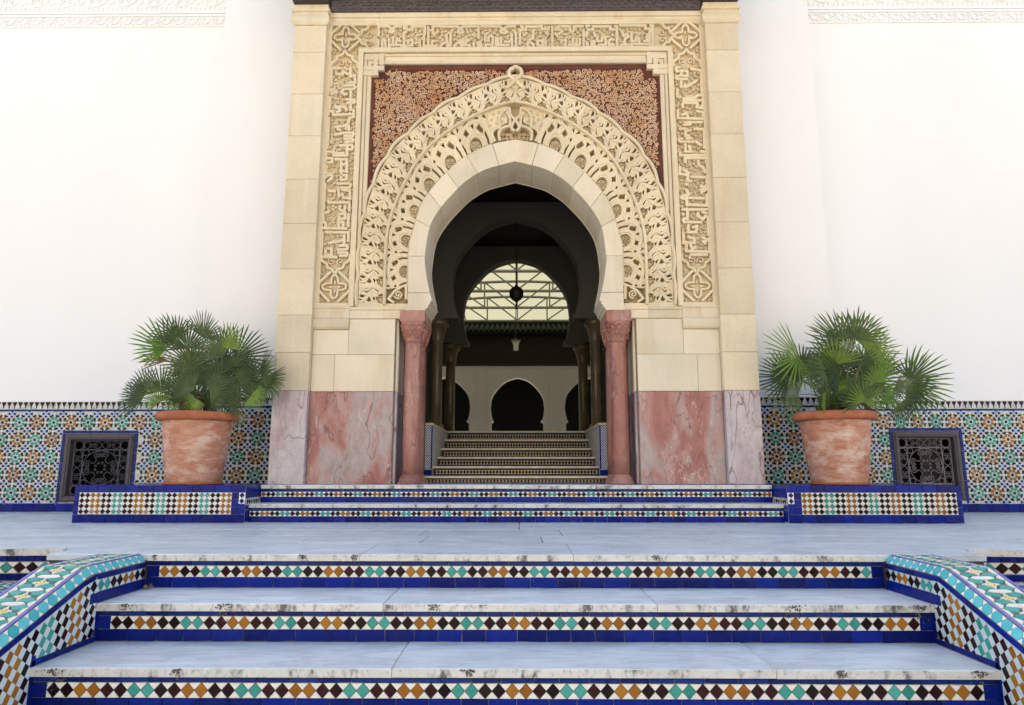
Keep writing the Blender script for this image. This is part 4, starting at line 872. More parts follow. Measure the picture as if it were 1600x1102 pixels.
def spiral(cx, cz, r0, r1, a0, turns, n=18):
    return [(cx+(r0+(r1-r0)*k/n)*math.cos(a0+turns*6.2832*k/n), cz+(r0+(r1-r0)*k/n)*math.sin(a0+turns*6.2832*k/n)) for k in range(n+1)]
def window(parent, X0, X1, Z0, Z1, Y, iron, label):
    w = part_empty('window', parent, label)
    fw = .072
    for nm, (a, b, c, d_) in (('frame_head', (X0, X1, Z1-fw, Z1)), ('frame_foot', (X0, X1, Z0, Z0+fw)), ('frame_jamb', (X0, X0+fw, Z0+fw, Z1-fw)), ('frame_jamb', (X1-fw, X1, Z0+fw, Z1-fw))):
        m_ = MB(); m_.prism(rect2(a, b, c, d_), FACE(Y+.10), 0, .125, .008)
        if d_-c > b-a: m_.prism(rect2(a+.02, b-.02, c-.03, d_+.03), FACE(Y-.026), 0, .010, .006)
        else: m_.prism(rect2(a+.02, b-.02, c+.02, d_-.02), FACE(Y-.026), 0, .010, .006)
        m_.build(nm, FRAME_P, w)
    m_ = MB(); m_.box(X0, X1, Y+.42, Y+.45, Z0, Z1); m_.box(X0, X0+.01, Y+.1, Y+.42, Z0, Z1); m_.box(X1-.01, X1, Y+.1, Y+.42, Z0, Z1); m_.box(X0, X1, Y+.1, Y+.42, Z0, Z0+.01); m_.box(X0, X1, Y+.1, Y+.42, Z1-.01, Z1); m_.build('dark_recess', BLACK, w)
    if X0 > 0: m_ = MB(); m_.box(X0+.5, X1-.02, Y+.30, Y+.33, Z0, Z1); m_.build('inner_shutter', WOOD_D, w)
    ax, bx, az, bz = X0+fw+.012, X1-fw-.012, Z0+fw+.012, Z1-fw-.012; yy = Y+.045
    T = lambda pts: [(a, yy, b) for a, b in pts]
    W, H = bx-ax, bz-az; sx = W*.17; sz = H*.17; r = .0042
    m_ = MB()
    for x in (ax, ax+sx, bx-sx, bx): m_.tube(T([(x, az), (x, bz)]), .0058, 4)
    for z in (az, az+sz, bz-sz, bz): m_.tube(T([(ax, z), (bx, z)]), .0058, 4)
    m_.build('grille_bars', iron, w)
    m_ = MB(); cx, cz = (ax+bx)/2, (az+bz)/2; RX, RZ = W/2-sx, H/2-sz
    circ = lambda x, z, ra, rb=None, n=18: T([(x+ra*math.cos(6.2832*k/n), z+(rb or ra)*math.sin(6.2832*k/n)) for k in range(n)])
    m_.tube(circ(cx, cz, RX*.97, RZ*.97, 32), r, 4, closed=True)
    for a in (-1, 1):
        for b in (-1, 1):
            m_.tube(circ(cx+a*RX*.83, cz+b*RZ*.83, RX*.16), r, 4, closed=True); m_.tube(circ(cx+a*(RX+sx/2), cz+b*(RZ+sz/2), sx*.47, sz*.47), r, 4, closed=True)
            # border ovals with double scrolls
            for hor in (0, 1):
                ox, oz = (cx+a*RX*.5, cz+b*(RZ+sz/2)) if hor else (cx+a*(RX+sx/2), cz+b*RZ*.5)
                ra, rb = (RX*.48, sz*.47) if hor else (sx*.47, RZ*.48)
                m_.tube(circ(ox, oz, ra, rb, 20), r, 4, closed=True)
                for e in (-1, 1):
                    for f in (-1, 1):
                        sp = spiral(0, 0, .004, .024, 0, 1.1, 9)
                        m_.tube(T([(ox+e*(.022+u) if not hor else ox+e*(.03+u), oz+f*(.03+v) if not hor else oz+f*(.022+v)) for u, v in sp]), r*.8, 4)
                m_.tube(circ(ox, oz, .013, None, 6), r*.8, 4, closed=True)
    for k in range(4):                                       # four heart scrolls round the middle
        a0 = k*math.pi/2; f = lambda u, v: (cx+(u*math.cos(a0)-v*math.sin(a0))*RX/.22, cz+(u*math.sin(a0)+v*math.cos(a0))*RZ/.22)
        for b in (-1, 1):
            sp = [f(.155+u, b*(.036+v)) for u, v in spiral(0, 0, .008, .034, 2.6*b if b > 0 else 0.5, 1.5*b, 20)]
            m_.tube(T(sp), r, 4)
            m_.tube(T(catmull([f(.205, b*.01), f(.195, b*.06), f(.15, b*.085), f(.115, b*.06), f(.085, b*.055), f(.06, b*.075)], 4)), r, 4)
            m_.tube(T([f(.055+u, b*(.02+v)) for u, v in spiral(0, 0, .004, .018, 1, 1.2*b, 10)]), r*.9, 4)
    m_.build('grille_scrolls', iron, w)
    # blue tile surround
    for za, zb_, xa_, xb_ in ((Z1+.004, Z1+.040, X0-.038, X1+.038), (Z0-.0, Z1+.002, X0-.038, X0-.004), (Z0-.0, Z1+.002, X1+.004, X1+.038)):
        hor = xb_-xa_ > zb_-za; L = (xb_-xa_) if hor else (zb_-za); n = max(1, round(L/.115)); 
        for i in range(n):
            me = tile_mesh('surr_%d_%d' % (hor, round(L/n*1000)), rect(L/n-.003, .034) if hor else rect(.034, L/n-.003), BLUE_THIN, .011, .0015)
            face_tile('surround_tile', me, w, xa_+L*(i+.5)/n if hor else (xa_+xb_)/2, (za+zb_)/2 if hor else za+L*(i+.5)/n, Y-.006)
def facade(s, label, win, iron, wl, xa, par, xap, parp):
    t = thing('white_wall', label, 'wall', (s*6, 8.4, 0))
    Y, YP, XP, XO = 8.42, 7.95, 3.765, 13.0
    S = lambda a, b: (min(s*a, s*b), max(s*a, s*b))
    def bx(m_, a, b, y0, y1, z0, z1): q = S(a, b); m_.box(q[0], q[1], y0, y1, z0, z1)
    wa, wb, wz0, wz1 = win
    m_ = MB(); bx(m_, XP-.2, XO, Y, 9.3, 1.345, 9.2); bx(m_, XP-.2, wa, Y+.002, 9.3, -.05, 1.344); bx(m_, wb, XO, Y+.002, 9.3, -.05, 1.344); bx(m_, wa, wb, Y+.002, 9.3, -.05, wz0); bx(m_, wa, wb, Y+.002, 9.3, wz1, 1.344)
    m_.build('plaster_wall', PLASTER, t)
    m_ = MB(); bx(m_, 2.3, XP, YP, 9.3, 1.345, 9.2); bx(m_, 2.3, XP, YP+.002, 9.3, -.05, 1.344); m_.build('pilaster', PLASTER, t)
    a, b = S(XP, 9.0); ha, hb = S(wa, wb)
    dado(t, a, b, Y, xa, par, (ha-.004, hb+.004, wz0, wz1+.002))
    a, b = S(2.605, XP); dado(t, a, b, YP, xap, parp, None, .30)
    ha, hb = S(wa, wb); window(t, ha, hb, wz0, wz1, Y, iron, wl)
    # carved stucco frieze high on the wall
    f = MB(); fr = FACE(Y); x0, x1 = 3.97, 9.0; k = [0]
    def rb(pts, w, h, cl=False):
        k[0] += 1; f.ribbon([(s*a_, b_) for a_, b_ in pts], w, fr, 0, h+.0003*(k[0] % 9), .003, cl)
    for z in (6.492, 6.655, 6.70): rb([(x0, z), (x1, z)], .018 if z < 6.6 else .03, .018)
    rb([(x0, 6.49), (x0, 7.4)], .02, .018)
    n = int((x1-x0)/.18)
    for i in range(n):
        c = x0+.1+i*.18
        rb([(c+.045*math.cos(6.28*q/10), 6.574+.045*math.sin(6.28*q/10)) for q in range(10)], .018, .015, True)
        rb([(c-.09, 6.515), (c-.05, 6.574), (c-.09, 6.635)], .016, .014); rb([(c+.03, 6.52), (c+.09, 6.574), (c+.03, 6.63)], .014, .013)
    n = int((x1-x0)/.405)
    for i in range(n):
        c = x0+.22+i*.405
        for q in range(8):
            a_ = q*math.pi/4+.39; rb([(c+.05*math.cos(a_), 7.0+.05*math.sin(a_)), (c+.12*math.cos(a_+.2), 7.0+.12*math.sin(a_+.2)), (c+.165*math.cos(a_), 7.0+.165*math.sin(a_)), (c+.12*math.cos(a_-.2), 7.0+.12*math.sin(a_-.2))], .016, .016, True)
        rb([(c+.2*math.cos(6.28*q/16), 7.0+.2*math.sin(6.28*q/16)) for q in range(16)], .016, .014, True)
        for q in range(6): rb([(c-.2+q*.068, 6.74), (c-.17+q*.068, 6.765), (c-.2+q*.068, 6.79)], .014, .012)
        for e in (-1, 1): rb([(c+e*.2, 6.82), (c+e*.14, 6.88), (c+e*.19, 6.93)], .016, .013); rb([(c+e*.2, 7.2), (c+e*.12, 7.1)], .016, .013)
    f.build('stucco_frieze', STUCCO, t)
facade(-1, 'white plaster wall left of the gateway with mosaic dado', (4.687, 5.545, .118, .944), IRON_D, 'dark grilled basement window in a mauve frame', -6.352, 0, -3.64, 1)
facade(1, 'white plaster wall right of the gateway with mosaic dado', (4.584, 5.39, .14, .97), IRON_L, 'grilled basement window with pale ironwork', 4.489, 0, 2.99, 0)

# ================================================================ the stone gateway
gate = thing('stone_gateway', 'carved limestone gateway with horseshoe arch and red marble base', 'gateway', (0, 7.6, .352))
def loft(m_, rings):
    i = len(m_.v)
    for (x0, x1, y0, y1, z) in rings: m_.v += [(x0,y0,z),(x1,y0,z),(x1,y1,z),(x0,y1,z)]
    for r in range(len(rings)-1):
        for k in range(4): m_.face((i+4*r+k, i+4*r+(k+1) % 4, i+4*r+4+(k+1) % 4, i+4*r+4+k))
    m_.face((i+3,i+2,i+1,i)); e = i+4*(len(rings)-1); m_.face((e,e+1,e+2,e+3))
def block(name, x0, x1, z0, z1, Yf, depth, mat, b=.003, parent=None, gap=.0015):
    m_ = MB(); m_.prism(rect2(min(x0,x1)+gap, max(x0,x1)-gap, z0+gap, z1-gap), FACE(Yf+depth), 0, depth+random.uniform(-.0012,.0012), b); return m_.build(name, mat, parent or gate)
YF, YM = 7.25, 7.33
RI, RO, BM, BO = Curve(RING_IN), Curve(RING_OUT), Curve(BAND_MID), Curve(BAND_OUT)
half = lambda pts, s: [(-s*a if False else a*(-s), b) for a, b in pts]      # survey is of the west half (X < 0); s = -1 keeps it
for s in (-1, 1):
    S = lambda a, b: (min(s*a, s*b), max(s*a, s*b))
    # outer pier
    m_ = MB(); a, b = S(2.232, 2.592); m_.box(a, b, YF+.008, 7.97, .352, 5.66); a, b = S(1.31, 2.25); m_.box(a, b, YM+.009, 7.96, .352, 2.27); m_.build('mortar_core', MORTAR, gate)
    a, b = S(2.222, 2.602); block('marble_panel', a, b, .353, 1.34, YF-.004, .22, PINK_PALE, .006)
    zs = [1.34, 1.755, 2.17, 2.69, 3.22, 3.745, 4.27, 4.79, 5.32, 5.665]
    for i in range(len(zs)-1): block('ashlar_block', a, b, zs[i], zs[i+1], YF, .22, STONE, .003)
    m_ = MB(); P_ = [(.0,5.667),(.012,5.675),(.03,5.70),(.034,5.735),(.026,5.775),(.010,5.805),(.008,5.83),(.032,5.838),(.034,5.862),(.012,5.868),(.012,5.93)]
    loft(m_, [(a-p, b+p, YF-p, 7.9, z) for p, z in P_]); m_.build('pier_capital', STONE, gate)
    # inner lower panel
    a, b = S(1.32, 2.222); block('marble_panel', a, b, .353, 1.338, YM-.006, .12, PINK, .004)
    a, b = S(1.288, 1.322); m_ = MB(); m_.prism([(a,.353),(b,.353),(b,1.338),(a,1.338)], FACE(7.86), 0, .50, .02); m_.build('marble_jamb', PINK_PALE, gate)
    m_ = MB(); m_.prism([(a,1.339),(b,1.339),(b,2.14),(a,2.14)], FACE(7.86), 0, .50, .02); m_.build('stone_jamb', STONE_L, gate)
    for nm, x0, x1, z0, z1 in (('ashlar_block',1.322,1.972,1.34,1.745),('ashlar_block',1.972,2.222,1.34,1.745),('ashlar_block',1.322,1.83,1.745,2.14),('ashlar_block',1.83,2.222,1.745,2.02)): block(nm, s*x0, s*x1, z0, z1, YM, .12, STONE_L)
    # ledge and bracket under the carved frame
    m_ = MB(); a, b = S(1.83, 2.235); P_ = [(-.02,2.02),(.010,2.026),(.030,2.05),(.036,2.09),(.026,2.13),(.014,2.15)]; loft(m_, [(a, b, YM-p, 7.5, z) for p, z in P_]); m_.build('bracket', STONE, gate)
    for x0, x1, n in ((1.83, 2.03, 1), (2.032, 2.235, 1)):
        a, b = S(x0, x1); m_ = MB(); loft(m_, [(a, b, YM-.014, 7.5, 2.152), (a, b, YM-.014, 7.5, 2.255), (a, b, YM-.024, 7.5, 2.262), (a, b, YM-.024, 7.5, 2.282)]); m_.build('ledge', STONE, gate)
    for x0, x1 in ((1.225, 1.455), (1.457, 1.828)):
        a, b = S(x0, x1); m_ = MB(); loft(m_, [(a, b, YM+.004, 7.5, 2.142), (a, b, YM-.008, 7.5, 2.150), (a, b, YM-.008, 7.5, 2.235), (a, b, YM-.022, 7.5, 2.245), (a, b, YM-.022, 7.5, 2.272)]); m_.build('ledge', STONE, gate)
    # mass of the gate behind the carving
    m_ = MB(); cur = [(s*abs(x), z) for x, z in RO.sample(40)]
    m_.prism(cur+[(0, 6.0), (s*2.59, 6.0), (s*2.59, 2.20), (s*1.19, 2.20)], FACE(7.96), 0, .475, 0, True); m_.build('gate_mass', MORTAR, gate)
# voussoirs of the plain ring
VI = [(-.93,2.376),(-.945,2.44),(-1.01,2.86),(-.965,3.2),(-.845,3.43),(-.65,3.665),(-.43,3.84),(-.19,3.94)]
VO = [(-1.194,2.376),(-1.194,2.44),(-1.196,2.86),(-1.12,3.29),(-.985,3.61),(-.78,3.85),(-.558,4.053),(-.264,4.2)]
near = lambda C, q: min((math.dist(C.at(k/600), q), k/600) for k in range(601))[1]
ui = [near(RI, q) for q in VI]; uo = [near(RO, q) for q in VO]
def vous(poly):
    m_ = MB(); m_.prism(poly, FACE(7.91), 0, .58+random.uniform(-.001,.001), .004); m_.build('voussoir', STONE_L, gate)
for s in (-1, 1):
    for i in range(1, 7):
        e = .0007
        pi = [RI.at(ui[i]+e+(ui[i+1]-ui[i]-2*e)*k/8) for k in range(9)]; po = [RO.at(uo[i]+e+(uo[i+1]-uo[i]-2*e)*k/8) for k in range(9)]
        vous([(s*abs(x), z) for x, z in pi+po[::-1]])
    # springer with impost
    pi = [RI.at(ui[0]+(ui[1]-ui[0]-.001)*k/3) for k in range(4)]
    vous([(s*abs(x), z) for x, z in [(-1.0,2.235),(-.985,2.262),(-.965,2.27),(-.965,2.297),(-.945,2.31),(-.945,2.334),(-.925,2.345)]+pi+[(-1.194,2.437),(-1.194,2.285),(-1.31,2.275),(-1.31,2.235)]])
pi = [RI.at(ui[7]+.0013+(1-ui[7]-.0013)*k/6) for k in range(7)]; po = [RO.at(uo[7]+.0013+(1-uo[7]-.0013)*k/6) for k in range(7)]
vous(pi+[(-x, z) for x, z in pi[-2::-1]]+[(-x, z) for x, z in po]+po[-2::-1])

# columns in the jambs
def column(X, Y, label=None):
    c = part_empty('column', gate, label)
    m_ = MB(); m_.lathe([(.140,.0),(.140,.030),(.122,.036),(.125,.056),(.116,.074),(.102,.082),(.103,.096),(.094,.104)], (X, Y, .352), 32); m_.build('column_base', PINK_COL, c, True)
    m_ = MB(); m_.lathe([(.096,.102),(.097,.4),(.095,.9),(.091,1.52),(.091,1.545)], (X, Y, .352), 32); m_.build('shaft', PINK_COL, c, True)
    m_ = MB(); N = 40; prof = [(1.885,.092,2),(1.897,.103,2),(1.91,.094,2.2),(1.95,.100,2.6),(2.0,.112,3.2),(2.05,.123,4.5),(2.09,.130,7),(2.105,.132,9)]
    def sup(r, e, a): return r/((abs(math.cos(a))**e+abs(math.sin(a))**e)**(1/e))
    for z, r, e in prof:
        for k in range(N): a = 6.28318*k/N+math.pi/40; q = sup(r, e, a); m_.v.append((X+q*math.cos(a), Y+q*math.sin(a), z))
    for i in range(len(prof)-1):
        for k in range(N): m_.face((i*N+k, i*N+(k+1) % N, (i+1)*N+(k+1) % N, (i+1)*N+k))
    m_.face(tuple((len(prof)-1)*N+k for k in range(N)))
    def surf(a, z, h):
        for i in range(len(prof)-1):
            if prof[i][0] <= z <= prof[i+1][0]:
                t = (z-prof[i][0])/(prof[i+1][0]-prof[i][0]); r = prof[i][1]+t*(prof[i+1][1]-prof[i][1]); e = prof[i][2]+t*(prof[i+1][2]-prof[i][2]); q = sup(r, e, a)+h; return (X+q*math.cos(a), Y+q*math.sin(a), z)
        return (X, Y, z)
    for row, (za, zb, n) in enumerate(((1.925,1.99,16),(1.965,2.035,16),(2.01,2.085,12))):
        for k in range(n):
            a = 6.28318*(k+.5*(row % 2))/n; w = 6.28318/n*.48
            m_.tube([surf(a-w, za, .003), surf(a-w, za+(zb-za)*.55, .006), surf(a-w*.4, zb-.01, .008), surf(a, zb, .008), surf(a+w*.4, zb-.01, .008), surf(a+w, za+(zb-za)*.55, .006), surf(a+w, za, .003)], .0085, 4)
    m_.build('carved_capital', PINK_COL, c)
    m_ = MB(); loft(m_, [(X-.130, X+.130, Y-.130, Y+.130, 2.106), (X-.136, X+.136, Y-.136, Y+.136, 2.114), (X-.136, X+.136, Y-.136, Y+.136, 2.225), (X-.130, X+.130, Y-.130, Y+.130, 2.233)]); m_.build('abacus', PINK_COL, c)
for s in (-1, 1): column(s*1.132, 7.445); column(s*1.132, 7.765)

# ---- carved arch bands
def strip(name, CI, CO, Y, mat, n=60):
    for s in (-1, 1):
        m_ = MB()
        for k in range(n):
            p = [CI.at(k/n), CO.at(k/n), CO.at((k+1)/n), CI.at((k+1)/n)]; m_.quad(*[(s*abs(x), Y, z) for x, z in p])
        m_.build(name, mat, gate)
strip('band_ground', RO, BM, 7.4735, STONE_C); strip('band_ground', BM, BO, 7.4745, STONE_C)
def mapband(CI, CO, s):
    def f(u, t):
        u = min(u, 1.0); a, b = CI.at(u), CO.at(u); return (s*abs(a[0]+(b[0]-a[0])*t), a[1]+(b[1]-a[1])*t)
    return f
HJ = [0]
def hj(h): HJ[0] += 1; return h+.0007*(HJ[0] % 11)
def dense(pts, n=5):
    o = []
    for i in range(len(pts)-1):
        for k in range(n): t = k/n; o.append((pts[i][0]+(pts[i+1][0]-pts[i][0])*t, pts[i][1]+(pts[i+1][1]-pts[i][1])*t))
    return o+[pts[-1]]
def lobes(cx, cz, r, n, amp, rot=0, m=24): return [(cx+r*(1+amp*math.cos(n*6.2832*k/m))*math.cos(6.2832*k/m+rot), cz+r*(1+amp*math.cos(n*6.2832*k/m))*math.sin(6.2832*k/m+rot)) for k in range(m)]
from mathutils.geometry import tessellate_polygon
def fretplate(m_, outer, holes, fr, h):
    """a raised plate at height h with openings cut through to the ground"""
    outer = ccw(outer); holes = [list(reversed(ccw(q))) for q in holes]
    loops = [outer]+holes; flat = [p for l_ in loops for p in l_]
    tris = tessellate_polygon([[Vector((p[0], p[1], 0)) for p in l_] for l_ in loops])
    i = len(m_.v); m_.v += [fr(p[0], p[1], h) for p in flat]
    for t_ in tris: m_.face(tuple(i+k for k in t_))
    for l_ in loops:
        n = len(l_); j = len(m_.v); e = offset_poly(l_, 0.0)
        m_.v += [fr(p[0], p[1], h) for p in l_]+[fr(p[0], p[1], 0) for p in l_]
        for k in range(n): m_.face((j+k, j+(k+1) % n, j+n+(k+1) % n, j+n+k))
def ell(cx, cy, a, b, n=12, rot=0): return [(cx+a*math.cos(6.2832*k/n)*math.cos(rot)-b*math.sin(6.2832*k/n)*math.sin(rot), cy+a*math.cos(6.2832*k/n)*math.sin(rot)+b*math.sin(6.2832*k/n)*math.cos(rot)) for k in range(n)]
def grow(q, k):
    cx = sum(p[0] for p in q)/len(q); cy = sum(p[1] for p in q)/len(q); return [(cx+(p[0]-cx)*k, min(834, max(642, cy+(p[1]-cy)*k)) if cy > 640 and cx < 400 else cy+(p[1]-cy)*k) for p in q]
# outer band: interlaced straps with openings between, one panel per lobe
# drawn from the west jamb: along = up the jamb, across = 0 at the inner edge
U0 = lambda x, y: ((841-y)/208, 1-(x-96)/300)
NU = round((BM.L+BO.L)/2/.208)
HOLES0 = [[(163,662),(212,648),(224,672),(192,704),(168,694)], [(238,664),(262,645),(324,672),(310,698),(270,676)], [(99,750),(120,724),(178,735),(146,756)], [(102,768),(140,780),(172,810),(116,810)], [(188,784),(212,742),(240,768),(234,796),(200,798)], [(262,742),(284,760),(276,800),(262,812),(250,780)]]
FLOWER0 = [(300,772),(288,752),(302,738),(318,738),(322,716),(342,706),(360,702),(374,712),(376,760),(374,806),(366,830),(346,832),(338,814),(318,812),(304,798)]
STR0 = [[(112,800),(170,788),(262,662),(318,702)], [(218,722),(305,860)], [(104,720),(128,668),(196,676),(240,632)]]
for s in (-1, 1):
    f = mapband(BM, BO, s); fr = FACE(7.473)
    for i in range(NU):
        g_ = lambda pts: [f(min(1, max(0, (i+U0(x, y)[0])/NU)), max(.04, min(.975, U0(x, y)[1]))) for x, y in pts]
        e = 0
        out = [f((i+e+(1-e)*k/6)/NU, .0) for k in range(7)]+[f((i+1-(1-e)*k/6)/NU, 1.0) for k in range(7)]
        m_ = MB(); hs = [g_(dense(q+[q[0]], 2)[:-1]) for q in [grow(q, 1.1) for q in HOLES0]+[FLOWER0]]
        fretplate(m_, out, hs, fr, .108)
        for q in STR0: m_.ribbon(g_(dense(q, 2)), .024, fr, .09, .1130+.0018*(HJ[0] % 4), .003); HJ[0] += 1
        m_.build('interlace_panel', STONE_C, gate)
        c = g_([(344,768)])[0]; m_ = MB(); rot = math.atan2(c[1]-3.0, c[0])
        m_.ribbon(lobes(c[0], c[1], .040, 5, .16, rot), .010, fr, 0, .080, .003, True); m_.prism(lobes(c[0], c[1], .026, 5, .22, rot), fr, 0, .074, .008); m_.prism(lobes(c[0], c[1], .010, 5, .1, rot), fr, .068, .082, .004)
        m_.build('carved_flower', STONE_C, gate)
# scalloped outer moulding, violet tile line, ridge between the bands
def scallop(u, k): return 1.03+k+.085*abs(math.sin(u*NU*math.pi*.62+.2))
for s in (-1, 1):
    f = mapband(BM, BO, s)
    m_ = MB(); m_.ribbon([f(k/150, scallop(k/150, 0)) for k in range(151)], .034, FACE(7.41), 0, .068, .010); m_.build('scalloped_moulding', STONE_C, gate)
    m_ = MB(); m_.ribbon([f(k/150, scallop(k/150, .085)) for k in range(62, 148)], .026, FACE(7.41), 0, .022, .004); m_.build('violet_tile_line', SP_EDGE, gate)
    m_ = MB(); m_.ribbon([(s*abs(x), z) for x, z in BM.sample(90)], .030, FACE(7.476), 0, .158, .010); m_.build('ridge_moulding', STONE_C, gate)
    m_ = MB(); m_.ribbon([(s*abs(x), z) for x, z in RI.sample(90)][2:], .012, FACE(7.925), 0, .012, .003); m_.build('rear_bead', STONE_L, gate)
# inner band: roundels under double arches, cut through the same way
U1 = lambda x, y: ((724-y)/315, (640-x)/236)
NR = 7.25
HOLES1 = [[(535,446),(585,428),(630,424),(630,440),(588,444),(552,456)], [(552,699),(598,679),(628,675),(628,691),(600,699),(566,709)], ell(508,706,12,9,8), [(472,492),(512,466),(530,476),(522,498),(486,522)], [(416,562),(446,546),(482,554),(450,574)], [(466,626),(498,608),(512,636),(484,656)], [(416,432),(428,454),(452,418)], [(414,702),(436,688),(452,708)], [(414,505),(426,484),(430,500),(418,530)], [(414,610),(426,640),(432,626),(420,592)]]
RND1 = [(628,512),(600,506),(570,516),(548,540),(540,570),(548,602),(570,626),(600,636),(628,632)]
for s in (-1, 1):
    f = mapband(RO, BM, s); fr = FACE(7.473)
    for i in range(6):
        g_ = lambda pts: [f((i+.42+U1(x, y)[0])/NR, max(.05, min(.96, U1(x, y)[1]))) for x, y in pts]
        out = [f((i+.42+k/8)/NR, .0) for k in range(9)]+[f((i+1.42-k/8)/NR, .97) for k in range(9)]
        m_ = MB(); fretplate(m_, out, [g_(dense(q+[q[0]], 2)[:-1]) for q in [grow(q, 1.25) for q in HOLES1]+[RND1]], fr, .115)
        for q, w in (([(636,398),(560,408),(492,438),(448,490),(436,560),(450,640),(500,700)], .040), ([(636,478),(580,482),(530,516),(508,570),(530,628),(580,662),(636,664)], .036)):
            m_.ribbon(g_(catmull(q, 3)), w, fr, .09, .1190+.0018*(HJ[0] % 4), .003); HJ[0] += 1
        m_.build('roundel_arch_panel', STONE_C, gate)
        c = g_([(592,571)])[0]; m_ = MB(); m_.ribbon(lobes(c[0], c[1], .056, 8, 0, 0, 28), .010, fr, 0, .082, .003, True)
        for k in range(6): a = k*1.047; m_.ribbon(spiral(c[0]+.032*math.cos(a), c[1]+.032*math.sin(a), .004, .016, a, 1.3, 9), .007, fr, 0, .078, .002)
        m_.prism(lobes(c[0], c[1], .013, 6, .2), fr, 0, .084, .005); m_.build('roundel', STONE_C, gate)
    m_ = MB(); ua, ub = 6.42/NR, .968
    m_.prism([f(ua+(ub-ua)*k/5, .42+.10*k/5) for k in range(6)]+[f(ub-(ub-ua)*k/5, .97) for k in range(6)], fr, 0, .098, .004)
    for k in range(9):
        c = f(ua+(ub-ua)*(.12+.1*k), .66+.18*((k % 3)-.6)/1.4); m_.ribbon(spiral(c[0], c[1], .004, .022, k*1.7, 1.4*(1 if k % 2 else -1), 11), .007, fr, .09, .108+.0004*k, .002)
    m_.build('apex_scroll_panel', STONE_C, gate)
    m_ = MB(); c = f(.035, .35)
    m_.ribbon(spiral(c[0]+s*.02, c[1]-.02, .006, .05, 1.0, 1.6*s, 16), .016, FACE(7.473), 0, .118, .004); m_.ribbon([f(.0, .6), f(.02, .85), f(.045, .6), f(.06,.3)], .026, FACE(7.473), 0, .118, .004); m_.ribbon([f(.0, .08), f(.06, .10)], .03, FACE(7.473), 0, .114, .004)
    m_.build('band_foot', STONE_C, gate)
    m_ = MB()
    for st in APEX_STRAPS: m_.ribbon(catmull([(s*-x if s > 0 else x, z) for x, z in st], 4), .034, FACE(7.473), 0, hj(.122), .005)
    for k in range(7):
        m_.ribbon(spiral(s*(.05+.05*(k % 3)), 4.30+.055*(k//3), .004, .024, k, 1.4, 10), .008, FACE(7.473), 0, .070, .002)
    m_.build('apex_tracery', STONE_C, gate)
    m_ = MB()
    for st in KNOT_STRAPS: m_.ribbon(catmull([(s*-(x-.005) if s > 0 else x-.005, z) for x, z in st], 5), .040, FACE(7.40), 0, hj(.066)+.003*s, .006)
    m_.build('apex_knot', STONE_C, gate)

for s in (-1, 1):
    a, b = sorted((s*1.198, s*1.765)); m_ = MB(); m_.prism(rect2(a, b, 2.2725, 2.325), FACE(7.49), 0, .132, .006); m_.build('band_sill', STONE_C, gate)
# ---- tiled spandrels
def bo_z(x):
    best = min(range(0, 201), key=lambda k: abs(abs(BO.at(k/200)[0])-abs(x)) if k > 60 else 9); return BO.at(best/200)[1]
for s in (-1, 1):
    sp = part_empty('spandrel_panel', gate)
    cur = [(s*abs(x), z) for x, z in BO.sample(60) if z > 3.35]
    m_ = MB(); m_.prism(cur+[(0, 5.24), (s*1.745, 5.24), (s*1.745, 3.35)], FACE(7.44), 0, .035, 0); m_.build('glazed_ground', SP_BACK, sp)
    m_ = MB(); rnd = random.Random(5+s); pts = []
    for tr in range(26000):
        x, z = rnd.uniform(.03, 1.645), rnd.uniform(3.45, 5.15)
        if z < bo_z(x)+.095 or (x > 1.50 and z > 5.04): continue
        r = rnd.choice((.028,.032,.037)) if tr < 4000 else (.024 if tr < 8000 else (.017 if tr < 16000 else .011))
        if all((x-a)**2+(z-b)**2 > ((r+c)*.86)**2 for a, b, c in pts): pts.append((x, z, r))
    for k, (x, z, r) in enumerate(pts):
        a0 = rnd.uniform(0, 6.28); tw = rnd.choice((-1, 1))
        q = spiral(s*x, z, .003, r*.95, a0, tw*(1.5 if r > .022 else 1.0), 16 if r > .022 else 8)
        if r > .022:
            e = q[-1]; a = a0+tw*1.5*6.2832; q += [(e[0]-tw*.6*r*math.sin(a)+.25*r*math.cos(a), e[1]+tw*.6*r*math.cos(a)+.25*r*math.sin(a))]
        m_.ribbon(q, .0088 if r > .02 else .0080, FACE(7.405), 0, .0055+.0004*(k % 7), .0015)
        if r > .03: a = rnd.uniform(0, 6.28); c = (s*x+r*.9*math.cos(a), z+r*.9*math.sin(a)); m_.prism([(c[0]+.018*math.cos(a+.0), c[1]+.018*math.sin(a)), (c[0]+.008*math.cos(a+1.6), c[1]+.008*math.sin(a+1.6)), (c[0]-.014*math.cos(a), c[1]-.014*math.sin(a)), (c[0]+.008*math.cos(a-1.6), c[1]+.008*math.sin(a-1.6))], FACE(7.405), 0, .0045, .001)
    m_.build('arabesque_scrolls', SP_SCROLL, sp, kind='stuff')
    m_ = MB(); x = .10
    while x < 1.45: m_.prism(rect2(min(s*x, s*(x+.09))+.001, max(s*x, s*(x+.09))-.001, 5.178, 5.226), FACE(7.405), 0, .006, .001); x += .0915
    z = 3.62
    while z < 5.0: m_.prism(rect2(min(s*1.668, s*1.702), max(s*1.668, s*1.702), z+.001, z+.089), FACE(7.405), 0, .006, .001); z += .0915
    m_.m = [m_.m[i] if 0 else ((i//13*7) % 3)//2 for i in range(len(m_.m))]; m_.build('red_border_tiles', [SP_RED, SP_BACK], sp, kind='stuff')

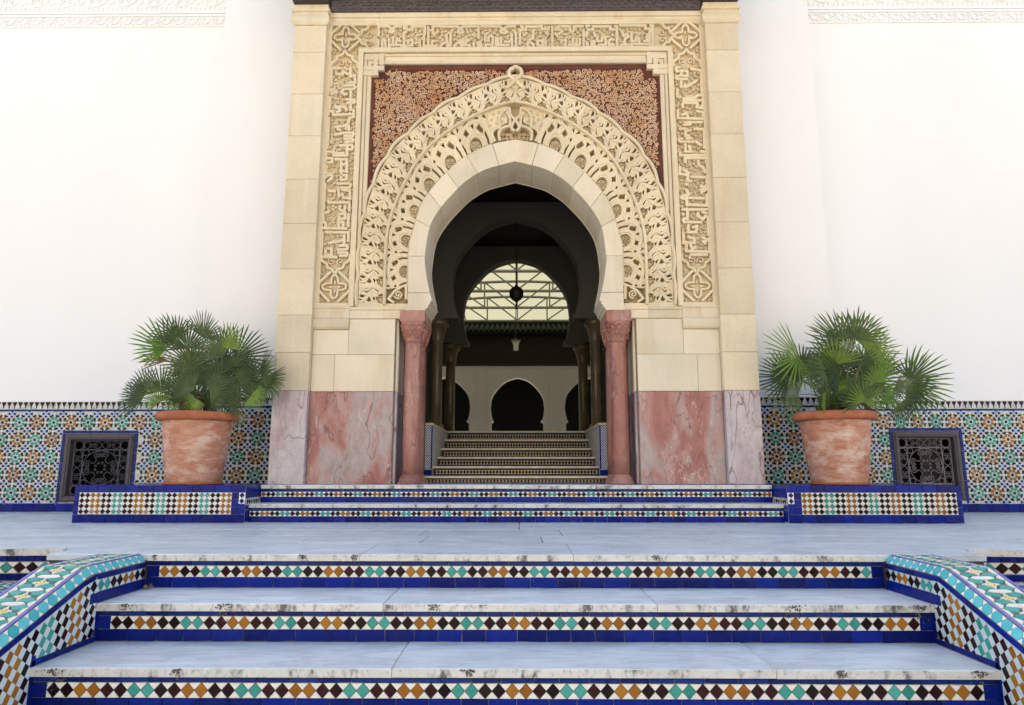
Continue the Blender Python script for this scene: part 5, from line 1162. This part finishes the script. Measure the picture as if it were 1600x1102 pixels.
# ---- carved frame with the inscription
m_ = MB(); m_.box(-2.232, 2.232, 7.394, 7.5, 5.385, 5.775)
for s in (-1, 1): a, b = sorted((s*1.79, s*2.232)); m_.box(a, b, 7.394, 7.5, 2.283, 5.384)
m_.build('frame_ground', STONE_D, gate)
fr = FACE(7.394)
m_ = MB()
m_.ribbon([(-2.205, 2.285), (-2.205, 5.752), (2.205, 5.752), (2.205, 2.285)], .056, fr, 0, .060, .004)
m_.ribbon([(-1.825, 2.285), (-1.825, 5.405), (1.825, 5.405), (1.825, 2.285)], .060, fr, 0, .061, .004)
for s in (-1, 1): m_.ribbon([(s*2.2, 2.305), (s*1.83, 2.305)], .044, fr, 0, .0606, .004)
m_.build('frame_border', STONE_C, gate)
for s in (-1, 1):
    for cz, top in ((5.575, True), (2.515, False)):
        m_ = MB(); cx = s*2.017
        q = []
        for k in range(48):
            a = 6.2832*k/48; r = .088+.036*math.cos(4*a); q.append((cx+r*1.08*math.cos(a), cz+r*1.08*math.sin(a)))
        m_.ribbon(q, .024, fr, 0, hj(.052), .004, True)
        for k in range(4):
            a = k*1.5708; m_.prism([(cx+.03*math.cos(a)+.02*math.cos(a+1.57), cz+.03*math.sin(a)+.02*math.sin(a+1.57)), (cx+.095*math.cos(a), cz+.095*math.sin(a)), (cx+.03*math.cos(a)-.02*math.cos(a+1.57), cz+.03*math.sin(a)-.02*math.sin(a+1.57))], fr, 0, .034, .006)
            a += .7854
            m_.ribbon([(cx+.18*math.cos(a-.55), cz+.18*math.sin(a-.55)), (cx+.155*math.cos(a), cz+.155*math.sin(a)), (cx+.18*math.cos(a+.55), cz+.18*math.sin(a+.55))], .030, fr, 0, hj(.055), .004)
            for e in (-.2, 0, .2): m_.ribbon([(cx+.19*math.cos(a+e*.5), cz+.19*math.sin(a+e*.5)), (cx+.245*math.cos(a+e), cz+.245*math.sin(a+e))], .014, fr, 0, hj(.028), .003)
        m_.build('quatrefoil', STONE_C, gate)
    # lobed ends of the inscription fields
    for cx, cz, ang in ((s*1.745, 5.575, 0 if s > 0 else math.pi), (s*2.017, 5.25, math.pi/2), (s*2.017, 2.81, -math.pi/2)):
        m_ = MB()
        g_ = lambda u, v: (cx+u*math.cos(ang)-v*math.sin(ang), cz+u*math.sin(ang)+v*math.cos(ang))
        m_.ribbon(catmull([g_(-.08,.165), g_(-.01,.155), g_(.03,.10), g_(.075,.085), g_(.10,.03), g_(.15,0), g_(.10,-.03), g_(.075,-.085), g_(.03,-.10), g_(-.01,-.155), g_(-.08,-.165)], 4), .030, fr, 0, hj(.055), .004)
        for e in (-1, 1): m_.ribbon(spiral(*g_(.0, e*.05), .005, .045, random.uniform(0,6), e*1.3, 12), .014, fr, 0, hj(.032), .003)
        m_.build('field_end', STONE_C, gate)
def inscription(data, zone, label):
    part = part_empty('inscription', gate, label)
    m_ = MB()
    for st in data: m_.ribbon(st, .033, fr, 0, hj(.052), .0045)
    m_.build('kufic_letters', STONE_C, part)
    m_ = MB(); rnd = random.Random(len(data)); pts = []
    for tr in range(5000):
        x, z = rnd.uniform(zone[0], zone[1]), rnd.uniform(zone[2], zone[3]); r = rnd.choice((.018,.024))
        if all((x-a)**2+(z-b)**2 > ((r+c)*.95)**2 for a, b, c in pts): pts.append((x, z, r))
    for k, (x, z, r) in enumerate(pts):
        m_.ribbon(spiral(x, z, .003, r, rnd.uniform(0,6.28), rnd.choice((-1,1))*1.2, 10), .011, fr, 0, .030+.0009*(k % 7), .003)
    m_.build('foliage_relief', STONE_D, part, kind='stuff')
inscription(KUFIC_TOP, (-1.60, 1.60, 5.45, 5.71), 'band of angular Arabic lettering above the arch')
inscription(KUFIC_WEST, (-2.15, -1.87, 2.85, 5.18), 'band of angular Arabic lettering left of the arch')
inscription(KUFIC_EAST, (1.87, 2.15, 2.85, 5.18), 'band of angular Arabic lettering right of the arch')
# stone course above, mouldings round the spandrels
xs = [-2.22, -1.62, -.78, .0, .83, 1.64, 2.22]
for i in range(6):
    m_ = MB(); loft(m_, [(xs[i]+.001, xs[i+1]-.001, YM+.004, 7.5, 5.779), (xs[i]+.001, xs[i+1]-.001, YM+.004, 7.5, 5.812), (xs[i]+.001, xs[i+1]-.001, YM-.016, 7.5, 5.818), (xs[i]+.001, xs[i+1]-.001, YM-.016, 7.5, 5.875)]); m_.build('cornice_block', STONE, gate)
m_ = MB()
m_.ribbon([(-1.772, 2.29), (-1.772, 5.352), (1.772, 5.352), (1.772, 2.29)], .036, FACE(7.42), 0, .060, .006)
m_.ribbon([(-1.726, 3.4), (-1.726, 5.27), (1.726, 5.27), (1.726, 3.4)], .050, FACE(7.42), 0, .048, .008)
m_.build('spandrel_moulding', STONE, gate)
m_ = MB(); m_.box(-1.76, 1.76, 7.376, 7.45, 5.29, 5.384); m_.build('spandrel_fascia', STONE, gate)
for s in (-1, 1):
    m_ = MB()
    for x0, x1, z0, z1, h in ((1.55,1.80,5.155,5.215,.052),(1.62,1.80,5.085,5.150,.055),(1.55,1.61,5.22,5.37,.057),(1.625,1.68,5.09,5.37,.050),(1.55,1.79,5.29,5.345,.053)):
        a, b = sorted((s*x0, s*x1)); m_.prism(rect2(a, b, z0, z1), FACE(7.42), 0, h+.012, .004)
    m_.build('corner_knot', STONE, gate)

# ================================================================ carved wooden canopy over the gateway
can = thing('wooden_canopy', 'dark carved wooden canopy above the gateway, cut by the top edge', 'canopy', (0, 7.2, 5.88))
m_ = MB(); m_.box(-2.19, 2.19, 7.285, 7.6, 5.877, 6.02); m_.build('frieze_board', WOOD_CAN, can)
m_ = MB(); k = 0; x = -2.1
while x < 2.1:
    for z, w in ((5.90,.045),(5.945,.05),(5.985,.045)):
        if k % 4 == 2 and z > 5.92 and z < 5.96:
            m_.ribbon([(x+.035+.035*math.cos(a*.628), z+.03*math.sin(a*.628)) for a in range(6)], .010, FACE(7.285), 0, .014, .002)
        else: m_.ribbon([(x+(.0 if z != 5.945 else .03), z-.008), (x+.012+(.0 if z != 5.945 else .03), z+.008), (x+w+(.0 if z != 5.945 else .03), z+.008), (x+w+.012+(.0 if z != 5.945 else .03), z-.008)], .010, FACE(7.285), 0, .014+.0005*(k % 3), .002)
    x += .0815; k += 1
m_.build('frieze_carving', WOOD_CAN, can)
m_ = MB(); loft(m_, [(-2.17, 2.17, 7.255, 7.6, 6.022), (-2.17, 2.17, 7.235, 7.6, 6.05), (-2.17, 2.17, 7.17, 7.6, 6.065), (-2.17, 2.17, 7.10, 7.6, 6.11), (-2.17, 2.17, 7.02, 7.6, 6.14), (-2.17, 2.17, 6.9, 7.6, 6.4)]); m_.build('cornice_moulding', WOOD_R, can)
for s in (-1, 1):
    a, b = sorted((s*2.195, s*2.615)); m_ = MB(); loft(m_, [(a, b, 7.18, 7.9, 5.932), (a-.01, b+.01, 7.12, 7.9, 5.965), (a-.01, b+.01, 6.95, 7.9, 6.25), (a-.05, b+.05, 6.7, 7.9, 6.7)]); m_.build('console', WOOD_D, can)
m_ = MB(); m_.box(-2.75, 2.75, 6.55, 7.95, 6.72, 6.84); m_.build('eave_board', WOOD_D, can)
m_ = MB(); m_.box(-2.58, 2.58, 7.62, 8.6, 5.99, 9.2); tag(m_.build('upper_wall', PLASTER), 'white plaster wall above the gateway, out of frame', 'wall')  # unseen wall, put here as an occluder to keep sun off the front

# ================================================================ the hall behind the gateway
ins = thing('inner_staircase', 'dim flight of tiled steps rising inside the arch', 'staircase', (0, 8.0, .352))
IS = [(7.75,.437),(8.17,.548),(8.58,.665),(9.0,.785),(9.41,.918),(9.83,1.055)]
zp = .352
for k, (yn, zt) in enumerate(IS):
    st = part_empty('step', ins); hw = 1.08 if k == 0 else .985
    m_ = MB(); m_.prism(rect2(-hw, hw, yn, (IS[k+1][0]+.04 if k < 5 else 10.3)), FLAT(zt-.024), 0, .024, .005, True); m_.build('tread_slab', SLAB_IN, st)
    m_ = MB(); m_.box(-hw, hw, yn+.03, yn+.5, .3, zt-.025); m_.build('riser_core', GROUT_D, st)
    H = zt-.026-zp; fc = FACE(yn+.03); m_ = MB()
    x = -hw+.01
    while x < hw-.02: m_.prism(rect2(x, x+.065, zt-.028-H*.22, zt-.028), fc, 0, .004, .001); m_.prism(rect2(x, x+.065, zp+.002, zp+H*.22), fc, 0, .004, .001); x += .068
    m_.build('blue_tile_rows', DIM_BLUEG, st, kind='stuff')
    m_ = MB(); c = zp+H*.5; p = .0385; hh = H*.25; i = 0; x = -hw+.03
    while x < hw-.03:
        m_.mi = 0 if random.random() < .6 else 1; m_.prism([(x-p*.47, c), (x, c-hh), (x+p*.47, c), (x, c+hh)], fc, 0, .004, .0008); m_.mi = 2
        for q in (1,-1): m_.prism([(x+p*.5, c+q*.002), (x+p*.06, c+q*hh), (x+p*.94, c+q*hh)], fc, 0, .0038, .0006)
        x += p
    m_.mi = 0; m_.build('diamond_tile_row', [MAROON, BLACKG, DIM_CREAMG], st, kind='stuff')
    zp = zt
for s, lb in ((-1, 'low tiled cheek wall left of the inner steps'), (1, 'low tiled cheek wall right of the inner steps')):
    t = thing('cheek_wall', lb, 'wall', (s*1.11, 9, .44), 'cheek walls beside the inner steps'); a, b = sorted((s*.987, s*1.3))
    m_ = MB(); m_.box(a, b, 8.16, 9.8, .352, 1.03); m_.build('wall_core', GROUT, t)
    m_ = MB(); m_.box(a-.006, b, 8.14, 9.8, 1.031, 1.056); m_.build('coping', SLAB_IN, t)
    m_ = MB(); fc = FACE(8.16); q = .0145
    for i in range(5):
        for j in range(36): m_.mi = (i+j) % 2; x = s*(1.010+i*q+q/2); z = .515+j*q; m_.prism(rect2(x-q*.46, x+q*.46, z-q*.46, z+q*.46), fc, 0, .004, .0006)
    m_.mi = 2
    for z in range(6): m_.prism(rect2(min(s*.990,s*1.006), max(s*.990,s*1.006), .51+z*.086, .51+z*.086+.084), fc, 0, .004, .0006); m_.prism(rect2(min(s*1.087,s*1.13), max(s*1.087,s*1.13), .51+z*.086, .51+z*.086+.084), fc, 0, .004, .0006)
    m_.prism(rect2(a+.002, b-.002, .44, .505), fc, 0, .004, .0006); m_.mi = 0
    m_.build('checker_tiles', [WHITEG, BLUE_THIN, BLUE], t, kind='stuff')
# walls and ceiling of the hall
def struct(name, m_, mat): o_ = m_.build(name, mat); o_['kind'] = 'structure'; return o_
m_ = MB(); m_.box(-5, 5, 12.3, 22.4, .9, 1.036); struct('court_floor', m_, COURT_FLOOR)
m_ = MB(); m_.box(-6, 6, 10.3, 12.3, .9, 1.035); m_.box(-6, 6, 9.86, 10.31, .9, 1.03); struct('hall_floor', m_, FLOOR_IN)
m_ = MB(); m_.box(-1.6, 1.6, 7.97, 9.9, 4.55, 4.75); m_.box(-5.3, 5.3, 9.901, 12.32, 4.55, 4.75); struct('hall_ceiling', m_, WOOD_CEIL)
for s in (-1, 1):
    m_ = MB(); a, b = sorted((s*1.31, s*1.6)); m_.box(a, b, 7.97, 9.9, .3, 4.55); a, b = sorted((s*5.0, s*5.3)); m_.box(a, b, 9.9, 12.3, .9, 5.6); struct('hall_wall', m_, PLASTER_DIM)
    m_ = MB(); m_.box(a, b, 12.301, 22.4, .9, 5.6); struct('court_side_wall', m_, PLASTER_COURT)
def horse(scale, apex, s, cx=0, n=30):
    return [(cx+s*abs(x)*scale, apex+(z-3.987)*scale) for x, z in RI.sample(n)]
def arch_wall(t, cx, hw, ztop, scale, apex, Y0, Y1, zf, mat, jamb=None):
    for s in (-1, 1):
        c = horse(scale, apex, s, cx); m_ = MB(); jb = cx+s*(jamb if jamb else abs(c[0][0]-cx)+.04)
        m_.prism(c+[(cx, ztop), (cx+s*hw, ztop), (cx+s*hw, zf), (jb, zf), (jb, c[0][1]-.06)], FACE(Y1), 0, Y1-Y0, .0, True); m_.build('arch_wall', mat, t)
        m_ = MB(); a, b = sorted((cx+s*(abs(c[0][0]-cx)-.02), cx+s*(abs(c[0][0]-cx)+.32))); loft(m_, [(a, b, Y0-.02, Y1+.02, c[0][1]-.07), (a-.02, b, Y0-.02, Y1+.02, c[0][1]-.005)]); m_.build('impost', mat, t)
def hall_column(t, X, Y, z0, z1):
    m_ = MB(); m_.lathe([(.14,0),(.14,.05),(.115,.07),(.12,.10),(.10,.12),(.088,.13),(.085,z1-z0-.34),(.098,z1-z0-.33),(.098,z1-z0-.30),(.10,z1-z0-.26),(.14,z1-z0-.10),(.17,z1-z0-.09),(.17,z1-z0)], (X, Y, z0), 24); m_.build('hall_column', COLM, t, True)
for Y, lb in ((9.92, 'first dark horseshoe arch inside, at the head of the inner steps'), (12.0, 'second dark horseshoe arch inside, framing the courtyard roof')):
    t = thing('hall_arch', lb, 'arch', (0, Y, 1.05)); arch_wall(t, 0, 5.2, 4.549, .95, 4.325, Y, Y+.3, 1.04, PLASTER_DIM, 1.36)
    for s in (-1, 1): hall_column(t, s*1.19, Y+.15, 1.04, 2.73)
# open door leaves against the passage walls
for s, lb in ((-1, 'dark red wooden door leaf folded back left inside the gateway'), (1, 'dark red wooden door leaf folded back right inside the gateway')):
    t = thing('door_leaf', lb, 'door', (s*1.18, 8.0, .352)); a, b = sorted((s*1.075, s*1.13)); m_ = MB(); m_.box(a, b, 7.965, 8.13, .352, 2.9); m_.build('leaf', WOOD_R, t)
    m_ = MB(); m_.box(min(s*1.10,s*1.3), max(s*1.10,s*1.3), 7.955, 7.99, .352, 3.0); m_.build('door_frame', WOOD_R, t)
    m_ = MB(); m_.lathe([(.01,0),(.022,.01),(.022,.03),(.008,.05)], (s*1.055, 8.05, 1.9), 10); m_.build('knob', BRASS, t, True)

# ================================================================ courtyard beyond: truss roof, eave, far wall
cr = thing('courtyard_roof', 'translucent curved roof on pale steel trusses seen through the arch', 'roof', (0, 17, 4.5))
top = lambda X: 5.27-.033*X*X
m_ = MB(); n = 24
for i in range(n):
    x0, x1 = -4.9+9.8*i/n, -4.9+9.8*(i+1)/n; m_.quad((x0, 12.31, top(x0)+.10), (x1, 12.31, top(x1)+.10), (x1, 25.0, top(x1)+.10), (x0, 25.0, top(x0)+.10))
m_.build('roof_sheet', ROOFSHEET, cr, True)
for Yt in (13.7, 15.3, 16.94, 18.5):
    m_ = MB(); B = lambda a, b, r: m_.tube([a, b], r, 4)
    B((-4.9, Yt, 4.58), (4.9, Yt, 4.58), .036); m_.tube([(x*.35, Yt, top(x*.35)) for x in range(-14, 15)], .036, 4)
    for k in range(-5, 6):
        X = k*.83
        if k: B((X, Yt, 4.58), (X, Yt, top(X)), .020)
        for e in (-1, 1):
            if k*e >= 0 and abs(k) < 5: B((X, Yt, 4.60), (X+e*.83, Yt, top(X+e*.83)), .019)
    m_.build('truss', STEEL, cr)
m_ = MB()
for X in (-3.3,-1.65,0,1.65,3.3): m_.tube([(X, 12.35, top(X)+.07), (X, 24, top(X)+.07)], .022, 4)
m_.build('purlins', STEEL, cr)
ev = thing('tiled_eave', 'dark green tiled eave across the courtyard', 'eave', (0, 18.2, 4.1))
m_ = MB(); m_.box(-5, 5, 18.2, 18.5, 3.31, 4.16); m_.build('wood_lintel', WOOD_CEIL, ev)
m_ = MB()
for i in range(70): x = -4.95+i*.142; m_.tube([(x, 17.95, 4.19), (x, 18.9, 4.55)], .052, 6)
m_.box(-5, 5, 18.0, 18.05, 4.12, 4.19); m_.box(-5, 5, 18.86, 19.0, 4.45, 4.625); m_.build('roof_tiles', GREEN_TILE, ev, kind='stuff')
m_ = MB(); m_.quad((-5, 17.96, 4.17), (5, 17.96, 4.17), (5, 18.9, 4.53), (-5, 18.9, 4.53)); m_.quad((-5, 18.9, 4.53), (5, 18.9, 4.53), (5, 22.2, 4.60), (-5, 22.2, 4.60)); m_.build('roof_slope', GREEN_TILE, ev); m_ = MB(); m_.quad((-5, 18.5, 4.16), (5, 18.5, 4.16), (5, 22.2, 4.16), (-5, 22.2, 4.16)); m_.build('gallery_ceiling', PLASTER_COURT, ev)
fwall = thing('courtyard_wall', 'pale wall with dark arched doorways at the far end of the courtyard', 'wall', (0, 22, 1.04))
for cx in (-2.4, 0, 2.4): arch_wall(fwall, cx, 1.199, 4.9, .86, 3.47, 22.0, 22.3, 1.04, PLASTER_COURT)
for cx, hw in ((-2.4, 1.02), (0, 1.02), (2.4, 1.02)):
    m_ = MB(); m_.ribbon([(cx-hw, 1.5), (cx-hw, 3.79), (cx+hw, 3.79), (cx+hw, 1.5)], .05, FACE(22.0), 0, .03, .008); m_.build('panel_moulding', PLASTER_COURT, fwall)
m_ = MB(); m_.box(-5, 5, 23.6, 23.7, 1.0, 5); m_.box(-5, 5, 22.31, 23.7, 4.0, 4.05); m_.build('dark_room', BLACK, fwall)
m_ = MB(); m_.box(-5, -.85, 21.97, 21.999, 1.04, 1.32); m_.box(.85, 5, 21.97, 21.999, 1.04, 1.32); m_.build('skirting', FLOOR_IN, fwall)
for x, lb in ((-1.05, 'dark pot standing left of the far doorway'), (1.05, 'dark pot standing right of the far doorway')):
    m_ = MB(); m_.lathe([(.12,0),(.17,.2),(.18,.42),(.15,.44)], (x, 21.6, 1.04), 14); tag(m_.build('far_pot', WOOD_D, None, True), lb, 'pot', 'pots by the far doorway')

# ================================================================ hanging lamps
lp = thing('globe_lantern', 'pierced dark metal globe lantern hanging on a chain inside the arch', 'lantern', (0, 10.9, 3.16), 'hanging lanterns')
m_ = MB(); m_.lathe([(.012,-.14),(.04,-.125),(.085,-.09),(.115,-.03),(.118,.03),(.10,.075),(.06,.11),(.03,.125),(.02,.15)], (0, 10.9, 3.36), 20, lambda a, z: .03*math.sin(10*a)); m_.build('globe', BRASS, lp)
m_ = MB()
for k in range(26): z = 3.51+k*.041; m_.tube([(.010*math.cos(a*1.05+0)*(1 if k % 2 else .3), 10.9+.010*math.cos(a*1.05)*(.3 if k % 2 else 1), z+.024*math.sin(a*1.05)) for a in range(6)], .0045, 4, closed=True)
m_.tube([(0, 10.9, 3.5), (0, 10.9, 4.56)], .007, 5)
m_.build('chain', BRASS, lp); m_ = MB(); m_.lathe([(.02,-.26),(.012,-.2),(.006,-.13)], (0, 10.9, 3.36), 8); m_.build('finial', BRASS, lp)
lg = thing('glass_lantern', 'small clear glass lantern hanging in the courtyard', 'lantern', (-.02, 14.0, 2.9), 'hanging lanterns')
m_ = MB(); m_.lathe([(.03,0),(.055,.02),(.052,.09),(.062,.15),(.085,.20),(.09,.215)], (-.02, 14.0, 2.95), 16); m_.build('glass', GLASS, lg, True)
m_ = MB(); m_.lathe([(.10,.215),(.10,.235),(.03,.245),(.02,.27)], (-.02, 14.0, 2.95), 16); m_.tube([(-.02, 14.0, 3.2), (-.02, 14.0, 5.3)], .008, 5); m_.build('hanger', BRASS, lg)

# ================================================================ added sunlit row, unseen behind the viewer, bouncing warm fill onto the front
row = thing('bounce_building', 'added cream stone front, unseen behind the viewer, bouncing warm light onto the gateway', 'building', (0, -17, -1.18))
m_ = MB(); m_.box(-34, 34, -27, -17, -1.18, 13); m_.build('bounce_front', BOUNCE_STONE, row)
m_ = MB(); m_.box(-34.2, 34.2, -27.2, -16.7, 13.0, 13.5); m_.build('cornice', BOUNCE_STONE, row)
for i in range(14):
    for z in (.2, 3.6, 7.0, 10.0):
        m_ = MB(); x = -32+i*4.9; m_.box(x, x+1.3, -16.995, -16.96, z, z+2.2); m_.build('window', BLACK, row)
